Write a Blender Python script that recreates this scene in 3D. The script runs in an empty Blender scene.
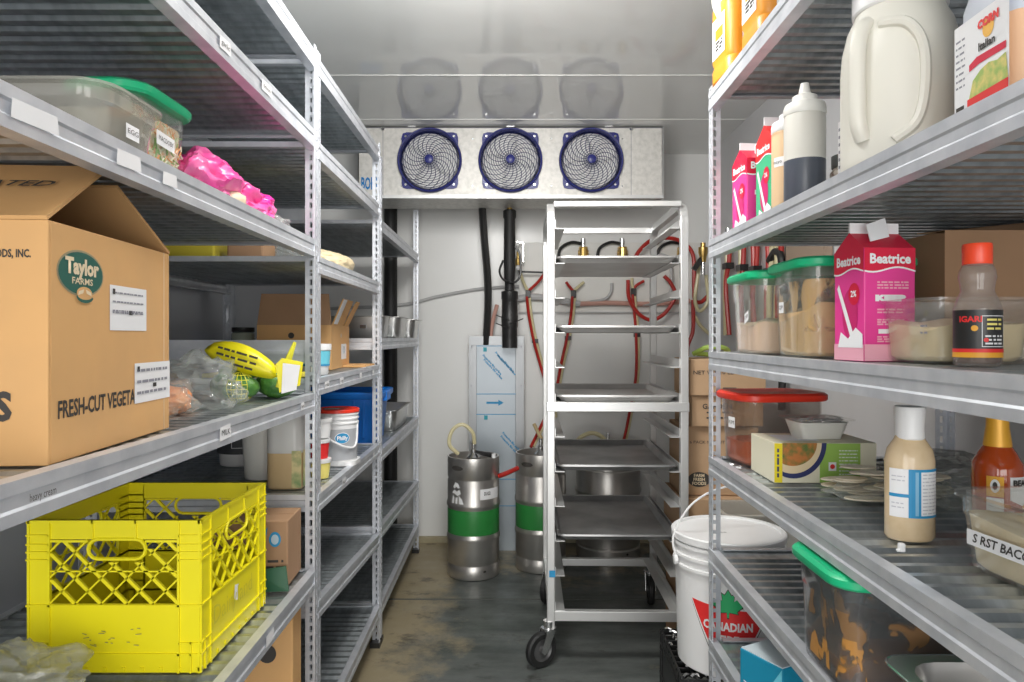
import bpy, bmesh, math, random
from mathutils import Vector, Matrix, noise
PI = math.pi
S = bpy.context.scene
C = S.collection
R = math.radians

# ------------------------------------------------------------------ materials
_m = {}
def mat(name, col, rough=.5, metal=0., alpha=1., n=0., ns=8., n2=None, bump=0., bs=60., coat=0., spec=.5, stretch=None):
    """principled material; n mixes a second colour in by object-space noise of scale ns"""
    if name in _m: return _m[name]
    m = bpy.data.materials.new(name); m.use_nodes = True
    t = m.node_tree; b = t.nodes['Principled BSDF']
    c = (*col, 1)
    b.inputs['Base Color'].default_value = c
    b.inputs['Roughness'].default_value = rough
    b.inputs['Metallic'].default_value = metal
    b.inputs['Alpha'].default_value = alpha
    b.inputs['Specular IOR Level'].default_value = spec
    if coat: b.inputs['Coat Weight'].default_value = coat; b.inputs['Coat Roughness'].default_value = .08
    tc = t.nodes.new('ShaderNodeTexCoord'); mp = t.nodes.new('ShaderNodeMapping')
    t.links.new(tc.outputs['Object'], mp.inputs['Vector'])
    if stretch: mp.inputs['Scale'].default_value = stretch
    nt = t.nodes.new('ShaderNodeTexNoise'); nt.inputs['Scale'].default_value = ns; nt.inputs['Detail'].default_value = 5
    t.links.new(mp.outputs[0], nt.inputs['Vector'])
    mx = t.nodes.new('ShaderNodeMix'); mx.data_type = 'RGBA'
    mx.inputs[6].default_value = c
    mx.inputs[7].default_value = (*(n2 or tuple(x*.6 for x in col)), 1)
    cr = t.nodes.new('ShaderNodeMapRange'); cr.inputs[1].default_value = .4; cr.inputs[2].default_value = .65; cr.inputs[4].default_value = n if n else .06
    t.links.new(nt.outputs[0], cr.inputs[0]); t.links.new(cr.outputs[0], mx.inputs[0]); t.links.new(mx.outputs[2], b.inputs['Base Color'])
    if bump:
        nb = t.nodes.new('ShaderNodeTexNoise'); nb.inputs['Scale'].default_value = bs; nb.inputs['Detail'].default_value = 3
        t.links.new(mp.outputs[0], nb.inputs['Vector'])
        bp = t.nodes.new('ShaderNodeBump'); bp.inputs['Strength'].default_value = bump; bp.inputs['Distance'].default_value = .01
        t.links.new(nb.outputs[0], bp.inputs['Height']); t.links.new(bp.outputs[0], b.inputs['Normal'])
    _m[name] = m
    return m

GALV = mat('galvanised', (.70,.72,.76), .40, .5, n=.55, ns=20, n2=(.50,.53,.58), bump=.03)
DECK = mat('deck_metal', (.52,.56,.58), .30, .82, n=.8, ns=7, n2=(.34,.37,.39), stretch=(6,1,1))
STEEL = mat('stainless', (.60,.59,.57), .28, .9, n=.3, ns=5, n2=(.42,.41,.39), stretch=(1,1,8))
ALU = mat('aluminium', (.68,.68,.67), .36, .6, n=.3, ns=9, n2=(.6,.6,.6))
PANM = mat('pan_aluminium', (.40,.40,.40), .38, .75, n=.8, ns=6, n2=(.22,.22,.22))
EVAP = mat('stucco_aluminium', (.72,.70,.66), .45, .25, n=.7, ns=40, n2=(.55,.54,.50), bump=.1, bs=150)
WALL = mat('wall_panel', (.80,.80,.78), .28, 0, n=.25, ns=1.3, n2=(.74,.74,.72))
CEIL = mat('ceiling_panel', (.86,.87,.85), .06, .0, n=.3, ns=.9, n2=(.80,.81,.80))
SEAM = mat('seam_metal', (.78,.78,.76), .4, .2)
BOARD = mat('white_board', (.76,.75,.71), .4)
CARD = mat('cardboard', (.70,.40,.16), .75, n=.35, ns=9, n2=(.56,.33,.15), bump=.05, bs=30)
CARD2 = mat('brown_cardboard', (.42,.25,.14), .8, n=.35, ns=9, n2=(.34,.20,.11))
CARDEDGE = mat('cardboard_edge', (.72,.54,.36), .9)
INK = mat('dark_ink', (.05,.045,.04), .7)
PAPER = mat('white_paper', (.86,.86,.87), .6)
GREYINK = mat('grey_ink', (.28,.28,.32), .7)
DKGREEN = mat('dark_green_ink', (.02,.12,.09), .5)
CREAMINK = mat('cream_ink', (.80,.66,.45), .6)
YEL = mat('yellow_plastic', (.93,.82,.01), .38, n=.2, ns=4, n2=(.85,.70,.01))
MILKY = mat('milky_plastic', (.86,.85,.80), .35, n=.2, ns=4)
WHITE = mat('white_plastic', (.84,.84,.84), .35)
GREENL = mat('green_plastic', (.01,.50,.22), .35)
REDL = mat('red_plastic', (.85,.045,.02), .35)
BLACK = mat('black_rubber', (.018,.018,.018), .55)
BLKPL = mat('black_plastic', (.02,.02,.02), .35)
BLUEF = mat('blue_fan', (.025,.03,.19), .35)
BLUEW = mat('blue_wire', (.02,.025,.10), .4, .0)
BLADE = mat('fan_blade', (.90,.89,.87), .5)
BLUET = mat('blue_tote', (.01,.22,.80), .4)
REDH = mat('red_hose', (.48,.025,.018), .3, n=.3, ns=6)
CLRH = mat('clear_hose', (.70,.63,.38), .3)
PINKH = mat('pinkish_hose', (.60,.34,.28), .35)
GREYC = mat('grey_conduit', (.50,.50,.50), .5)
BRASS = mat('brass', (.62,.42,.14), .3, .9)
CHROME = mat('chrome', (.75,.75,.75), .18, .95)
GBAND = mat('green_band', (.03,.23,.05), .35, n=.3, ns=12, n2=(.02,.16,.03))
PINK = mat('pink_carton', (.80,.05,.30), .4)
CRED = mat('red_carton', (.68,.01,.05), .4)
LPINK = mat('light_pink', (.88,.42,.52), .4)
CGREEN = mat('green_carton', (.05,.45,.22), .4)
CYEL = mat('pale_yellow', (.85,.74,.20), .5)
ORANGE = mat('orange_sauce', (.70,.27,.02), .35)
TAN = mat('tan_sauce', (.78,.52,.24), .5, n=.5, ns=25, n2=(.68,.42,.16), bump=.3, bs=30)
POWDER = mat('pink_powder', (.86,.62,.47), .8)
CREAM = mat('cream_food', (.86,.70,.44), .6, bump=.3, bs=25)
ICE = mat('white_food', (.88,.87,.84), .6)
SLAW = mat('slaw', (.82,.78,.58), .6, n=1., ns=55, n2=(.80,.32,.05), bump=.6, bs=60)
REDS = mat('red_orange_sauce', (.85,.17,.02), .4, n=.6, ns=20, n2=(.55,.10,.02))
BROWNS = mat('brown_sauce', (.22,.085,.035), .25, n=.9, ns=14, n2=(.45,.20,.06))
TANSM = mat('sauce_smear', (.60,.33,.09), .35)
SOY = mat('dark_sauce', (.085,.095,.12), .3)
PEACH = mat('peach_sauce', (.85,.60,.36), .4)
BLUEI = mat('blue_ink', (.02,.28,.55), .5)
CYANI = mat('cyan_ink', (.0,.20,.55), .5)
REDI = mat('red_ink', (.80,.03,.03), .45)
LEAF = mat('leaf_green', (.02,.42,.14), .5)
TEAL = mat('teal_blue', (.01,.26,.42), .45)
TEALL = mat('light_blue', (.16,.58,.72), .45)
FILM = mat('film_grey', (.42,.47,.51), .3, .15)

def thin(name, tint, haze=.08, hz=(.8,.8,.78), rough=.06, bump=0., bs=14., smear=None):
    """thin clear sheet: see-through with a glossy fresnel skin and a little scatter; smear = (colour, scale, lo, hi) adds patches of sauce"""
    if name in _m: return _m[name]
    m = bpy.data.materials.new(name); m.use_nodes = True; t = m.node_tree
    t.nodes.remove(t.nodes['Principled BSDF']); out = t.nodes['Material Output']; N = t.nodes.new; K = t.links.new
    tr = N('ShaderNodeBsdfTransparent'); tr.inputs[0].default_value = (*tint,1)
    di = N('ShaderNodeBsdfDiffuse'); di.inputs[0].default_value = (*hz,1)
    gl = N('ShaderNodeBsdfGlossy'); gl.inputs['Roughness'].default_value = rough; gl.inputs[0].default_value = (1,1,1,1)
    a = N('ShaderNodeMixShader'); a.inputs[0].default_value = haze; K(tr.outputs[0], a.inputs[1]); K(di.outputs[0], a.inputs[2])
    fr = N('ShaderNodeLayerWeight'); fr.inputs[0].default_value = .5
    pw = N('ShaderNodeMath'); pw.operation = 'POWER'; pw.inputs[1].default_value = 3.5; K(fr.outputs['Facing'], pw.inputs[0])
    ad = N('ShaderNodeMath'); ad.operation = 'MULTIPLY_ADD'; ad.inputs[1].default_value = .45; ad.inputs[2].default_value = .035; K(pw.outputs[0], ad.inputs[0])
    b = N('ShaderNodeMixShader'); K(ad.outputs[0], b.inputs[0]); K(a.outputs[0], b.inputs[1]); K(gl.outputs[0], b.inputs[2])
    last = b
    tc = N('ShaderNodeTexCoord')
    if bump:
        nz = N('ShaderNodeTexNoise'); nz.inputs['Scale'].default_value = bs; nz.inputs['Detail'].default_value = 4; K(tc.outputs['Object'], nz.inputs[0])
        bp = N('ShaderNodeBump'); bp.inputs['Strength'].default_value = bump; bp.inputs['Distance'].default_value = .02; K(nz.outputs[0], bp.inputs['Height'])
        for q in (di, gl, fr): K(bp.outputs[0], q.inputs['Normal'])
    if smear:
        col, sc, lo, hi = smear
        mp = N('ShaderNodeMapping'); mp.inputs['Scale'].default_value = (1,1,.55); K(tc.outputs['Object'], mp.inputs[0])
        nz = N('ShaderNodeTexNoise'); nz.inputs['Scale'].default_value = sc; nz.inputs['Detail'].default_value = 3; nz.inputs['Distortion'].default_value = .8; K(mp.outputs[0], nz.inputs[0])
        mr = N('ShaderNodeMapRange'); mr.inputs[1].default_value = lo; mr.inputs[2].default_value = hi; K(nz.outputs[0], mr.inputs[0])
        pr = N('ShaderNodeBsdfPrincipled'); pr.inputs['Base Color'].default_value = (*col,1); pr.inputs['Roughness'].default_value = .3
        c = N('ShaderNodeMixShader'); K(mr.outputs[0], c.inputs[0]); K(last.outputs[0], c.inputs[1]); K(pr.outputs[0], c.inputs[2]); last = c
    K(last.outputs[0], out.inputs[0]); _m[name] = m
    return m
CLEAR = thin('clear_plastic', (.95,.95,.93), .07)
CLEARG = thin('scuffed_plastic', (.86,.84,.82), .06, (.5,.45,.42))
BAGM = thin('bag_film', (.96,.97,.96), .17, (.85,.88,.86), .10, 1., 16.)
HAZY = thin('hazy_pan', (.85,.84,.80), .34, (.66,.64,.58))

# ------------------------------------------------------------------ mesh helpers
def link(o, parent=None):
    C.objects.link(o)
    if parent is not None: o.parent = parent
    return o

class MB:
    def __init__(s): s.bm = bmesh.new()
    def box(s, x0, x1, y0, y1, z0, z1):
        v = [s.bm.verts.new(p) for p in ((x0,y0,z0),(x1,y0,z0),(x1,y1,z0),(x0,y1,z0),(x0,y0,z1),(x1,y0,z1),(x1,y1,z1),(x0,y1,z1))]
        for f in ((0,3,2,1),(4,5,6,7),(0,1,5,4),(1,2,6,5),(2,3,7,6),(3,0,4,7)): s.bm.faces.new([v[i] for i in f])
        return s
    def obox(s, o, u, v, w):
        """box from corner o along vectors u, v, w"""
        o,u,v,w = map(Vector,(o,u,v,w))
        V = [s.bm.verts.new(p) for p in (o,o+u,o+u+v,o+v,o+w,o+u+w,o+u+v+w,o+v+w)]
        for f in ((0,3,2,1),(4,5,6,7),(0,1,5,4),(1,2,6,5),(2,3,7,6),(3,0,4,7)): s.bm.faces.new([V[i] for i in f])
        return s
    def bar(s, a, b, w, t, up=(0,0,1)):
        """rectangular bar from a to b: w across, t along up"""
        a,b,up = Vector(a),Vector(b),Vector(up)
        d = (b-a); x = d.cross(up).normalized(); z = x.cross(d).normalized()
        return s.obox(a-x*w/2-z*t/2, x*w, d, z*t)
    def loft(s, secs, cap0=True, cap1=True, closed=True):
        rings = [[s.bm.verts.new(p) for p in q] for q in secs]
        n = len(rings[0])
        for a, b in zip(rings, rings[1:]):
            for i in range(n if closed else n-1):
                j = (i+1) % n
                try: s.bm.faces.new((a[i],a[j],b[j],b[i]))
                except ValueError: pass
        if cap0: s.bm.faces.new(rings[0][::-1])
        if cap1: s.bm.faces.new(rings[-1])
        return s
    def lathe(s, prof, seg=24, c=(0,0,0), axis='z', a0=0, a1=2*PI, caps=True):
        full = abs(a1-a0-2*PI) < 1e-6
        secs = []
        for r, z in prof:
            q = []
            for i in range(seg if full else seg+1):
                a = a0+(a1-a0)*i/seg
                p = (r*math.cos(a), r*math.sin(a), z)
                if axis == 'y': p = (p[0], z, p[1])
                elif axis == 'x': p = (z, p[0], p[1])
                q.append((p[0]+c[0], p[1]+c[1], p[2]+c[2]))
            secs.append(q)
        return s.loft(secs, caps and full, caps and full, full)
    def tube(s, pts, r, seg=8, closed=False, caps=True):
        P = [Vector(p) for p in pts]; n = len(P); secs = []
        up = None
        for i, p in enumerate(P):
            a = P[(i-1) % n] if (closed or i > 0) else p
            b = P[(i+1) % n] if (closed or i < n-1) else p
            d = (b-a).normalized()
            if up is None:
                up = Vector((0,0,1)) if abs(d.z) < .8 else Vector((1,0,0))
            x = (up - d*up.dot(d))
            x = x.normalized() if x.length > 1e-6 else d.orthogonal().normalized()
            up = x; y = d.cross(x)
            rr_ = r[i] if isinstance(r, (list, tuple)) else r
            secs.append([p + x*math.cos(2*PI*k/seg)*rr_ + y*math.sin(2*PI*k/seg)*rr_ for k in range(seg)])
        if closed: secs.append(secs[0])
        return s.loft(secs, caps and not closed, caps and not closed)
    def sweep(s, path, prof, side):
        """sweep closed profile [(a,b)]: a along fixed side vector, b along path normal"""
        side = Vector(side); P = [Vector(p) for p in path]; secs = []
        for i, p in enumerate(P):
            d = (P[min(i+1,len(P)-1)]-P[max(i-1,0)]).normalized()
            nrm = d.cross(side).normalized()
            secs.append([p+side*a+nrm*b for a, b in prof])
        return s.loft(secs)
    def poly(s, pts):
        s.bm.faces.new([s.bm.verts.new(p) for p in pts]); return s
    def sheet(s, pts, t):
        """thin slab: polygon thickened by vector t"""
        t = Vector(t); a = [s.bm.verts.new(p) for p in pts]; b = [s.bm.verts.new(Vector(p)+t) for p in pts]
        s.bm.faces.new(a[::-1]); s.bm.faces.new(b)
        for i in range(len(pts)):
            j = (i+1) % len(pts); s.bm.faces.new((a[i],a[j],b[j],b[i]))
        return s
    def blob(s, c, size, amp=.25, freq=2.5, seed=0, sub=4, flat=True):
        sub = 5 if sub == 4 else sub
        g = bmesh.ops.create_icosphere(s.bm, subdivisions=sub, radius=1)
        for v in g['verts']:
            p = v.co.copy(); o = Vector((seed*3.7, seed*1.3, seed*7.1))
            k = 1 + amp*noise.noise(p*freq+o) + amp*.55*(.35-abs(noise.noise(p*freq*1.9+o))*1.6) + amp*.14*(.3-abs(noise.noise(p*freq*4+o))*1.5)
            p *= k
            if flat and p.z < -.6: p.z = -.6
            v.co = Vector((c[0]+p.x*size[0], c[1]+p.y*size[1], c[2]+(p.z+(.6 if flat else 0))*size[2]))
        return s
    def build(s, name, m, parent=None, smooth=False, bevel=0, bseg=2, label=None):
        bmesh.ops.recalc_face_normals(s.bm, faces=s.bm.faces)
        me = bpy.data.meshes.new(name); s.bm.to_mesh(me); s.bm.free()
        me.materials.append(m)
        if smooth:
            for p in me.polygons: p.use_smooth = True
        o = bpy.data.objects.new(name, me)
        link(o, parent)
        if smooth:
            e = o.modifiers.new('edges', 'EDGE_SPLIT'); e.split_angle = R(38)
        if bevel:
            b = o.modifiers.new('bevel', 'BEVEL'); b.width = bevel; b.segments = bseg; b.limit_method = 'ANGLE'
        if label: o['label'] = label
        return o

def rr(w, d, r, z, cx=0, cy=0, n=4):
    """rounded rectangle loop centred on cx, cy"""
    r = min(r, w/2-1e-4, d/2-1e-4); out = []
    for sx, sy, a in ((1,1,0),(-1,1,90),(-1,-1,180),(1,-1,270)):
        for k in range(n+1):
            t = R(a+90*k/n)
            out.append((cx+sx*(w/2-r)+r*math.cos(t), cy+sy*(d/2-r)+r*math.sin(t), z))
    return out

def thing(name, label, cat, loc=(0,0,0), rz=0., group=None):
    o = bpy.data.objects.new(name, None); o.empty_display_size = .05; C.objects.link(o)
    o.location = loc; o.rotation_euler = (0,0,rz); o['label'] = label; o['category'] = cat
    if group: o['group'] = group
    return o
def tag(o, label, cat, group=None):
    o['label'] = label; o['category'] = cat
    if group: o['group'] = group
    return o
def struct(o): o['kind'] = 'structure'; return o

def plane(o, u, v, off=0.):
    o,u,v = Vector(o),Vector(u).normalized(),Vector(v).normalized(); n = u.cross(v)
    return lambda x, y, z=0: o+u*x+v*y+n*(z+off)
def cyl(r, a, z, tw=0., c=(0,0)):
    """wrap onto a vertical cylinder; a is the angle of the centre, x runs to the viewer's right"""
    def f(x, y, d=0):
        t = a+x/r
        return Vector((c[0]+(r+d)*math.cos(t), c[1]+(r+d)*math.sin(t), z+y))
    return f

def glyphs(s, size, width=None, bold=0., align='CENTER', shear=0.):
    cu = bpy.data.curves.new('t', 'FONT'); cu.body = s; cu.size = size; cu.align_x = align; cu.align_y = 'CENTER'
    cu.offset = bold; cu.resolution_u = 2; cu.shear = shear
    ob = bpy.data.objects.new('t', cu); C.objects.link(ob)
    dg = bpy.context.evaluated_depsgraph_get(); dg.update()
    me = bpy.data.meshes.new_from_object(ob.evaluated_get(dg))
    bpy.data.objects.remove(ob); bpy.data.curves.remove(cu)
    if width and len(me.vertices):
        xs = [v.co.x for v in me.vertices]; k = width/(max(xs)-min(xs))
        for v in me.vertices: v.co.x *= k
    return me
def text(s, size, m, parent, mp, width=None, bold=0., name='lettering', align='CENTER', lift=.0006, shear=0.):
    me = glyphs(s, size, width, bold, align, shear)
    for v in me.vertices: v.co = mp(v.co.x, v.co.y, lift)
    me.name = name; me.materials.clear(); me.materials.append(m)
    return link(bpy.data.objects.new(name, me), parent)
def patch(poly, m, parent, mp, name='printed_panel', step=None, lift=.0004, label=None):
    bm = bmesh.new(); bm.faces.new([bm.verts.new((x,y,0)) for x, y in poly])
    if step:
        xs = [p[0] for p in poly]; x = min(xs)+step
        while x < max(xs):
            bmesh.ops.bisect_plane(bm, geom=bm.verts[:]+bm.edges[:]+bm.faces[:], plane_co=(x,0,0), plane_no=(1,0,0)); x += step
    for v in bm.verts: v.co = mp(v.co.x, v.co.y, lift)
    me = bpy.data.meshes.new(name); bm.to_mesh(me); bm.free(); me.materials.append(m)
    o = link(bpy.data.objects.new(name, me), parent)
    if label: o['label'] = label
    return o
def rect(x0, x1, y0, y1): return [(x0,y0),(x1,y0),(x1,y1),(x0,y1)]
def ellipse(rx, ry, cx=0, cy=0, n=32): return [(cx+rx*math.cos(2*PI*i/n), cy+ry*math.sin(2*PI*i/n)) for i in range(n)]
def rows(m, parent, mp, x0, x1, ys, h, seed=0, name='small_print', step=None, gaps=True):
    """rows of broken dashes standing for print too small to read, one mesh"""
    rnd = random.Random(seed); bm = bmesh.new()
    for y in ys:
        x = x0
        while x < x1-.001:
            w = min(rnd.uniform(.25,1.)*h*5, x1-x)
            n = 3 if step else 1
            for k in range(n):
                a, b = x+w*k/n, x+w*(k+1)/n
                bm.faces.new([bm.verts.new(mp(px,py,.0008)) for px,py in ((a,y),(b,y),(b,y+h),(a,y+h))])
            x += w+(h*rnd.uniform(.5,1.2) if gaps else 0)
    me = bpy.data.meshes.new(name); bm.to_mesh(me); bm.free(); me.materials.append(m)
    return link(bpy.data.objects.new(name, me), parent)

def spline(pts, k=8):
    P = [Vector(p) for p in pts]; P = [2*P[0]-P[1]]+P+[2*P[-1]-P[-2]]; out = []
    for i in range(1, len(P)-2):
        a,b,c,d = P[i-1:i+3]
        for j in range(k):
            t = j/k
            out.append(.5*((2*b)+(c-a)*t+(2*a-5*b+4*c-d)*t*t+(3*b-a-3*c+d)*t**3))
    out.append(P[-2]); return out

# ------------------------------------------------------------------ room shell
XL, XR, YB, YF, ZC = -1.16, 1.15, 4.10, -1.3, 2.27
def slab(name, m, *b): return struct(MB().box(*b).build(name, m))
def floor_material():
    m = bpy.data.materials.new('floor_metal'); m.use_nodes = True; t = m.node_tree; b = t.nodes['Principled BSDF']
    g = t.nodes.new('ShaderNodeNewGeometry'); sep = t.nodes.new('ShaderNodeSeparateXYZ'); t.links.new(g.outputs['Position'], sep.inputs[0])
    def nz(scale, det, sc=(1,1,1), rg=.6):
        mp = t.nodes.new('ShaderNodeMapping'); mp.inputs['Scale'].default_value = sc; t.links.new(g.outputs['Position'], mp.inputs[0])
        n = t.nodes.new('ShaderNodeTexNoise'); n.inputs['Scale'].default_value = scale; n.inputs['Detail'].default_value = det; n.inputs['Roughness'].default_value = rg
        t.links.new(mp.outputs[0], n.inputs[0]); return n
    def rng(src, a, b_, c, d):
        r = t.nodes.new('ShaderNodeMapRange'); t.links.new(src, r.inputs[0])
        for i, v in enumerate((a,b_,c,d)): r.inputs[i+1].default_value = v
        return r.outputs[0]
    def mixc(f, A, Bc):
        x = t.nodes.new('ShaderNodeMix'); x.data_type = 'RGBA'; t.links.new(f, x.inputs[0])
        for i, v in ((6,A),(7,Bc)):
            if isinstance(v, tuple): x.inputs[i].default_value = (*v,1)
            else: t.links.new(v, x.inputs[i])
        return x.outputs[2]
    def math_(op, A, B_):
        x = t.nodes.new('ShaderNodeMath'); x.operation = op
        for i, v in enumerate((A,B_)):
            if isinstance(v, (int,float)): x.inputs[i].default_value = v
            else: t.links.new(v, x.inputs[i])
        return x.outputs[0]
    base = mixc(rng(nz(2.2,6,(1,4,1)).outputs[0], .38,.62,0,1), (.075,.085,.080), (.145,.158,.15))
    # tan dirt worn in along the left shelves and by the back wall
    edge = rng(sep.outputs['X'], -.50,-.10,.34,0)
    back = rng(sep.outputs['Y'], 3.2,3.9,0,.22)
    f = math_('ADD', math_('ADD', nz(3.4,8,(1,1,1),.7).outputs[0], edge), back)
    base = mixc(rng(f, .60,.80,0,1), base, (.36,.30,.19))
    base = mixc(rng(nz(5.5,9,(1,1.6,1),.75).outputs[0], .56,.66,0,.75), base, (.045,.042,.035))
    base = mixc(rng(nz(34,6,(1,1,1),.8).outputs[0], .66,.74,0,.5), base, (.34,.33,.28))
    t.links.new(base, b.inputs['Base Color'])
    t.links.new(rng(nz(6,4).outputs[0], .35,.7,.35,.65), b.inputs['Roughness'])
    b.inputs['Metallic'].default_value = .15
    w = t.nodes.new('ShaderNodeBump'); w.inputs['Strength'].default_value = .35; w.inputs['Distance'].default_value = .01
    t.links.new(nz(9,6).outputs[0], w.inputs['Height']); t.links.new(w.outputs[0], b.inputs['Normal'])
    return m
FLOOR = floor_material()
slab('floor', FLOOR, XL-.1, XR+.1, YF, YB+.1, -.05, 0)
slab('ceiling', CEIL, XL-.1, XR+.1, YF, YB+.1, ZC, ZC+.08)
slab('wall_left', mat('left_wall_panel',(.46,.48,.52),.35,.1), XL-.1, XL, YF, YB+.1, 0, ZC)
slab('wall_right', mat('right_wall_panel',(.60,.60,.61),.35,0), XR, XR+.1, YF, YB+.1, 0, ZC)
slab('wall_back', WALL, XL, XR, YB, YB+.1, 0, ZC)
slab('wall_front', WALL, XL, XR, YF-.1, YF, 0, ZC)
k = 1
for y in (2.86, 3.44): slab('trim_%d'%k, SEAM, XL, XR, y-.002, y+.002, ZC-.0022, ZC); k += 1
slab('trim_%d'%k, SEAM, -1.155, -1.13, YB-.02, YB, 0, ZC); k += 1
for y in (2.42, 3.20): slab('trim_%d'%k, mat('floor_seam',(.11,.115,.105),.5,.2), -1.1, 1.1, y-.004, y+.004, 0, .003); k += 1
slab('trim_%d'%k, mat('wall_kick',(.46,.42,.30),.6,n=.7,ns=8,n2=(.30,.25,.14)), -.6, 1.1, YB-.02, YB, 0, .035)

# ------------------------------------------------------------------ shelving units
def post_mesh(sx, sy, H):
    """perforated angle post, corner at origin, flanges towards sx, sy"""
    w = .030; b = MB(); bm = b.bm; p = .025; n = int(H/p)
    for horiz in (True, False):
        for i in range(n+1):
            z0 = i*p; z1 = min(z0+p, H)
            def q(a, b_, c, d):
                pts = []
                for u, z in ((a,c),(b_,c),(b_,d),(a,d)):
                    pts.append((u*sx, 0, z) if horiz else (0, u*sy, z))
                b.poly(pts)
            if z1-z0 < p*.9: q(0,w,z0,z1); continue
            q(0,.010,z0,z1); q(.020,w,z0,z1); q(.010,.020,z0,z0+.009)
            q(.010,.0115,z0+.009,z1); q(.0185,.020,z0+.009,z1)
    bmesh.ops.remove_doubles(bm, verts=bm.verts, dist=.0003)
    return b
def unit(label, x, y, L, D, side, H, levels, rz, stickers=(), brace=None, grp=None):
    u = thing('shelving_unit', label, 'shelving', (x,y,0), rz)
    for fx, sy0 in ((0,1),(0,-1),(1,1),(1,-1)):
        pb = post_mesh(side*(1 if fx == 0 else -1), sy0, H)
        o = pb.build('post', GALV, u); o.location = (side*D*fx, 0 if sy0 > 0 else L, 0)
        s = o.modifiers.new('t','SOLIDIFY'); s.thickness = .0025
        f = MB().box(-.004*side, .034*side, -.004*sy0, .034*sy0, 0, .02).build('foot', BLKPL, o)
    prof = [(0,0),(0,-.014),(.0025,-.017),(.0025,-.029),(0,-.032),(0,-.045),(.024,-.045),(.024,-.042),(.003,-.042),(.008,-.028),(.008,-.018),(.003,-.003),(.02,-.003),(.02,0)]
    st = {i: [] for i in range(len(levels))}
    for a in stickers: st[a[0]].append(a[1:])
    for li, lv in enumerate(levels):
        h0, h1 = lv if isinstance(lv, tuple) else (lv, lv)
        zz = lambda yy: h0+(h1-h0)*yy/L
        # corrugated deck
        b = MB(); yy = .012; a = []
        pitch = .040
        while yy < L-.012-pitch:
            for dy, dz in ((0,0),(.012,0),(.017,-.007),(.031,-.007)): a.append((yy+dy, dz))
            yy += pitch
        a.append((L-.012, 0))
        xs = (.010*side, D/2*side, (D-.010)*side)
        b.loft([[(X, q[0], zz(q[0])-.004+q[1]) for q in a] for X in xs], False, False, False)
        d = b.build('shelf', DECK, u); s = d.modifiers.new('t','SOLIDIFY'); s.thickness = .001; s.offset = -1
        for fx in (0, 1):
            X0 = (.0 if fx == 0 else D)*side; k = side*(1 if fx == 0 else -1)
            MB().loft([[(X0-.002*k+k*px, yv, zz(yv)+pz) for px, pz in prof] for yv in (.004, L-.004)]).build('beam', GALV, d)
        for yv, k in ((.003,1),(L-.003,-1)):
            pe = prof if zz(yv) < 1.3 else [(0,0),(0,-.014),(.02,-.014),(.02,-.012),(.002,-.012),(.002,-.002),(.02,-.002),(.02,0)]
            MB().loft([[(X, yv+k*px, zz(yv)+pz) for px, pz in pe] for X in (.03*side, (D-.03)*side)]).build('end_rail', GALV, d)
        for (yv, w, hh, tilt, txt) in st[li]:
            mp = plane((-.0026*side, yv, zz(yv)-.022), (0, side*-1 if side > 0 else 1, tilt), (0,0,1)) if side < 0 else plane((-.0026*side, yv, zz(yv)-.022), (0,-1,tilt), (0,0,1))
            lb = d if hh < 0 else patch([(-w/2,-hh/2),(w/2,-hh/2+.002),(w/2-.003,hh/2),(-w/2+.002,hh/2-.002)], PAPER, d, mp, 'paper_label', lift=.0012)
            if txt: text(txt, abs(hh)*.55, INK, lb, mp, width=w*.7, lift=.0020)
    if brace:
        yv, z0, z1 = brace
        MB().box(.02*side,(D-.02)*side,yv,yv+.012,z0,z1).box(.02*side,(D-.02)*side,yv-.004,yv+.016,z1-.004,z1).box(.02*side,(D-.02)*side,yv-.006,yv+.004,(z0+z1)/2-.006,(z0+z1)/2+.003).build('cross_brace', GALV, u)
    return u
unit('galvanised slotted steel shelving unit on the left nearest the camera, holding a yellow crate', -.499, .60, 1.22, .60, -1, 1.95,
     [.20, .60, 1.056, 1.451, 1.73, 1.935], R(.38),
     [(2,.62,.05,.026,0,'MILK'),(2,.14,.06,-.022,.0,'heavy cream'),(2,1.08,.03,.020,0,'feta'),(3,.13,.075,.022,.0,None),(3,.31,.06,.022,0,None),(3,.42,.045,.020,0,None),(1,.85,.05,.026,0,None),
      (4,.62,.05,.024,0,'garlic'),(4,.83,.06,.024,0,'onion'),(4,.20,.05,.024,0,'sauce')])
unit('galvanised slotted steel shelving unit on the left in the middle, holding the opened brown box', -.508, 1.83, .90, .60, -1, 1.95,
     [.158, (.508,.436), .787, 1.092, 1.412, 1.712, 1.93], R(.38),
     [(3,.08,.05,.022,0,'rib'),(3,.25,.05,.022,.0,'veg'),(3,.52,.04,.022,0,None),(3,.74,.035,.022,0,None),(2,.28,.05,.022,0,'dips'),(2,.75,.035,.022,0,None)], brace=(.012,1.130,1.192))
unit('galvanised slotted steel shelving unit on the left furthest back, holding a blue tote', -.514, 2.745, 1.17, .60, -1, 1.91,
     [.156, (.455,.398), .756, 1.195, 1.66], R(.38))
unit('galvanised slotted steel shelving unit along the right wall, loaded with sauces and cartons', .483, .565, 1.215, .60, 1, 1.83,
     [.13, .437, .666, .898, 1.163, 1.444, 1.817], R(-.82))

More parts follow.
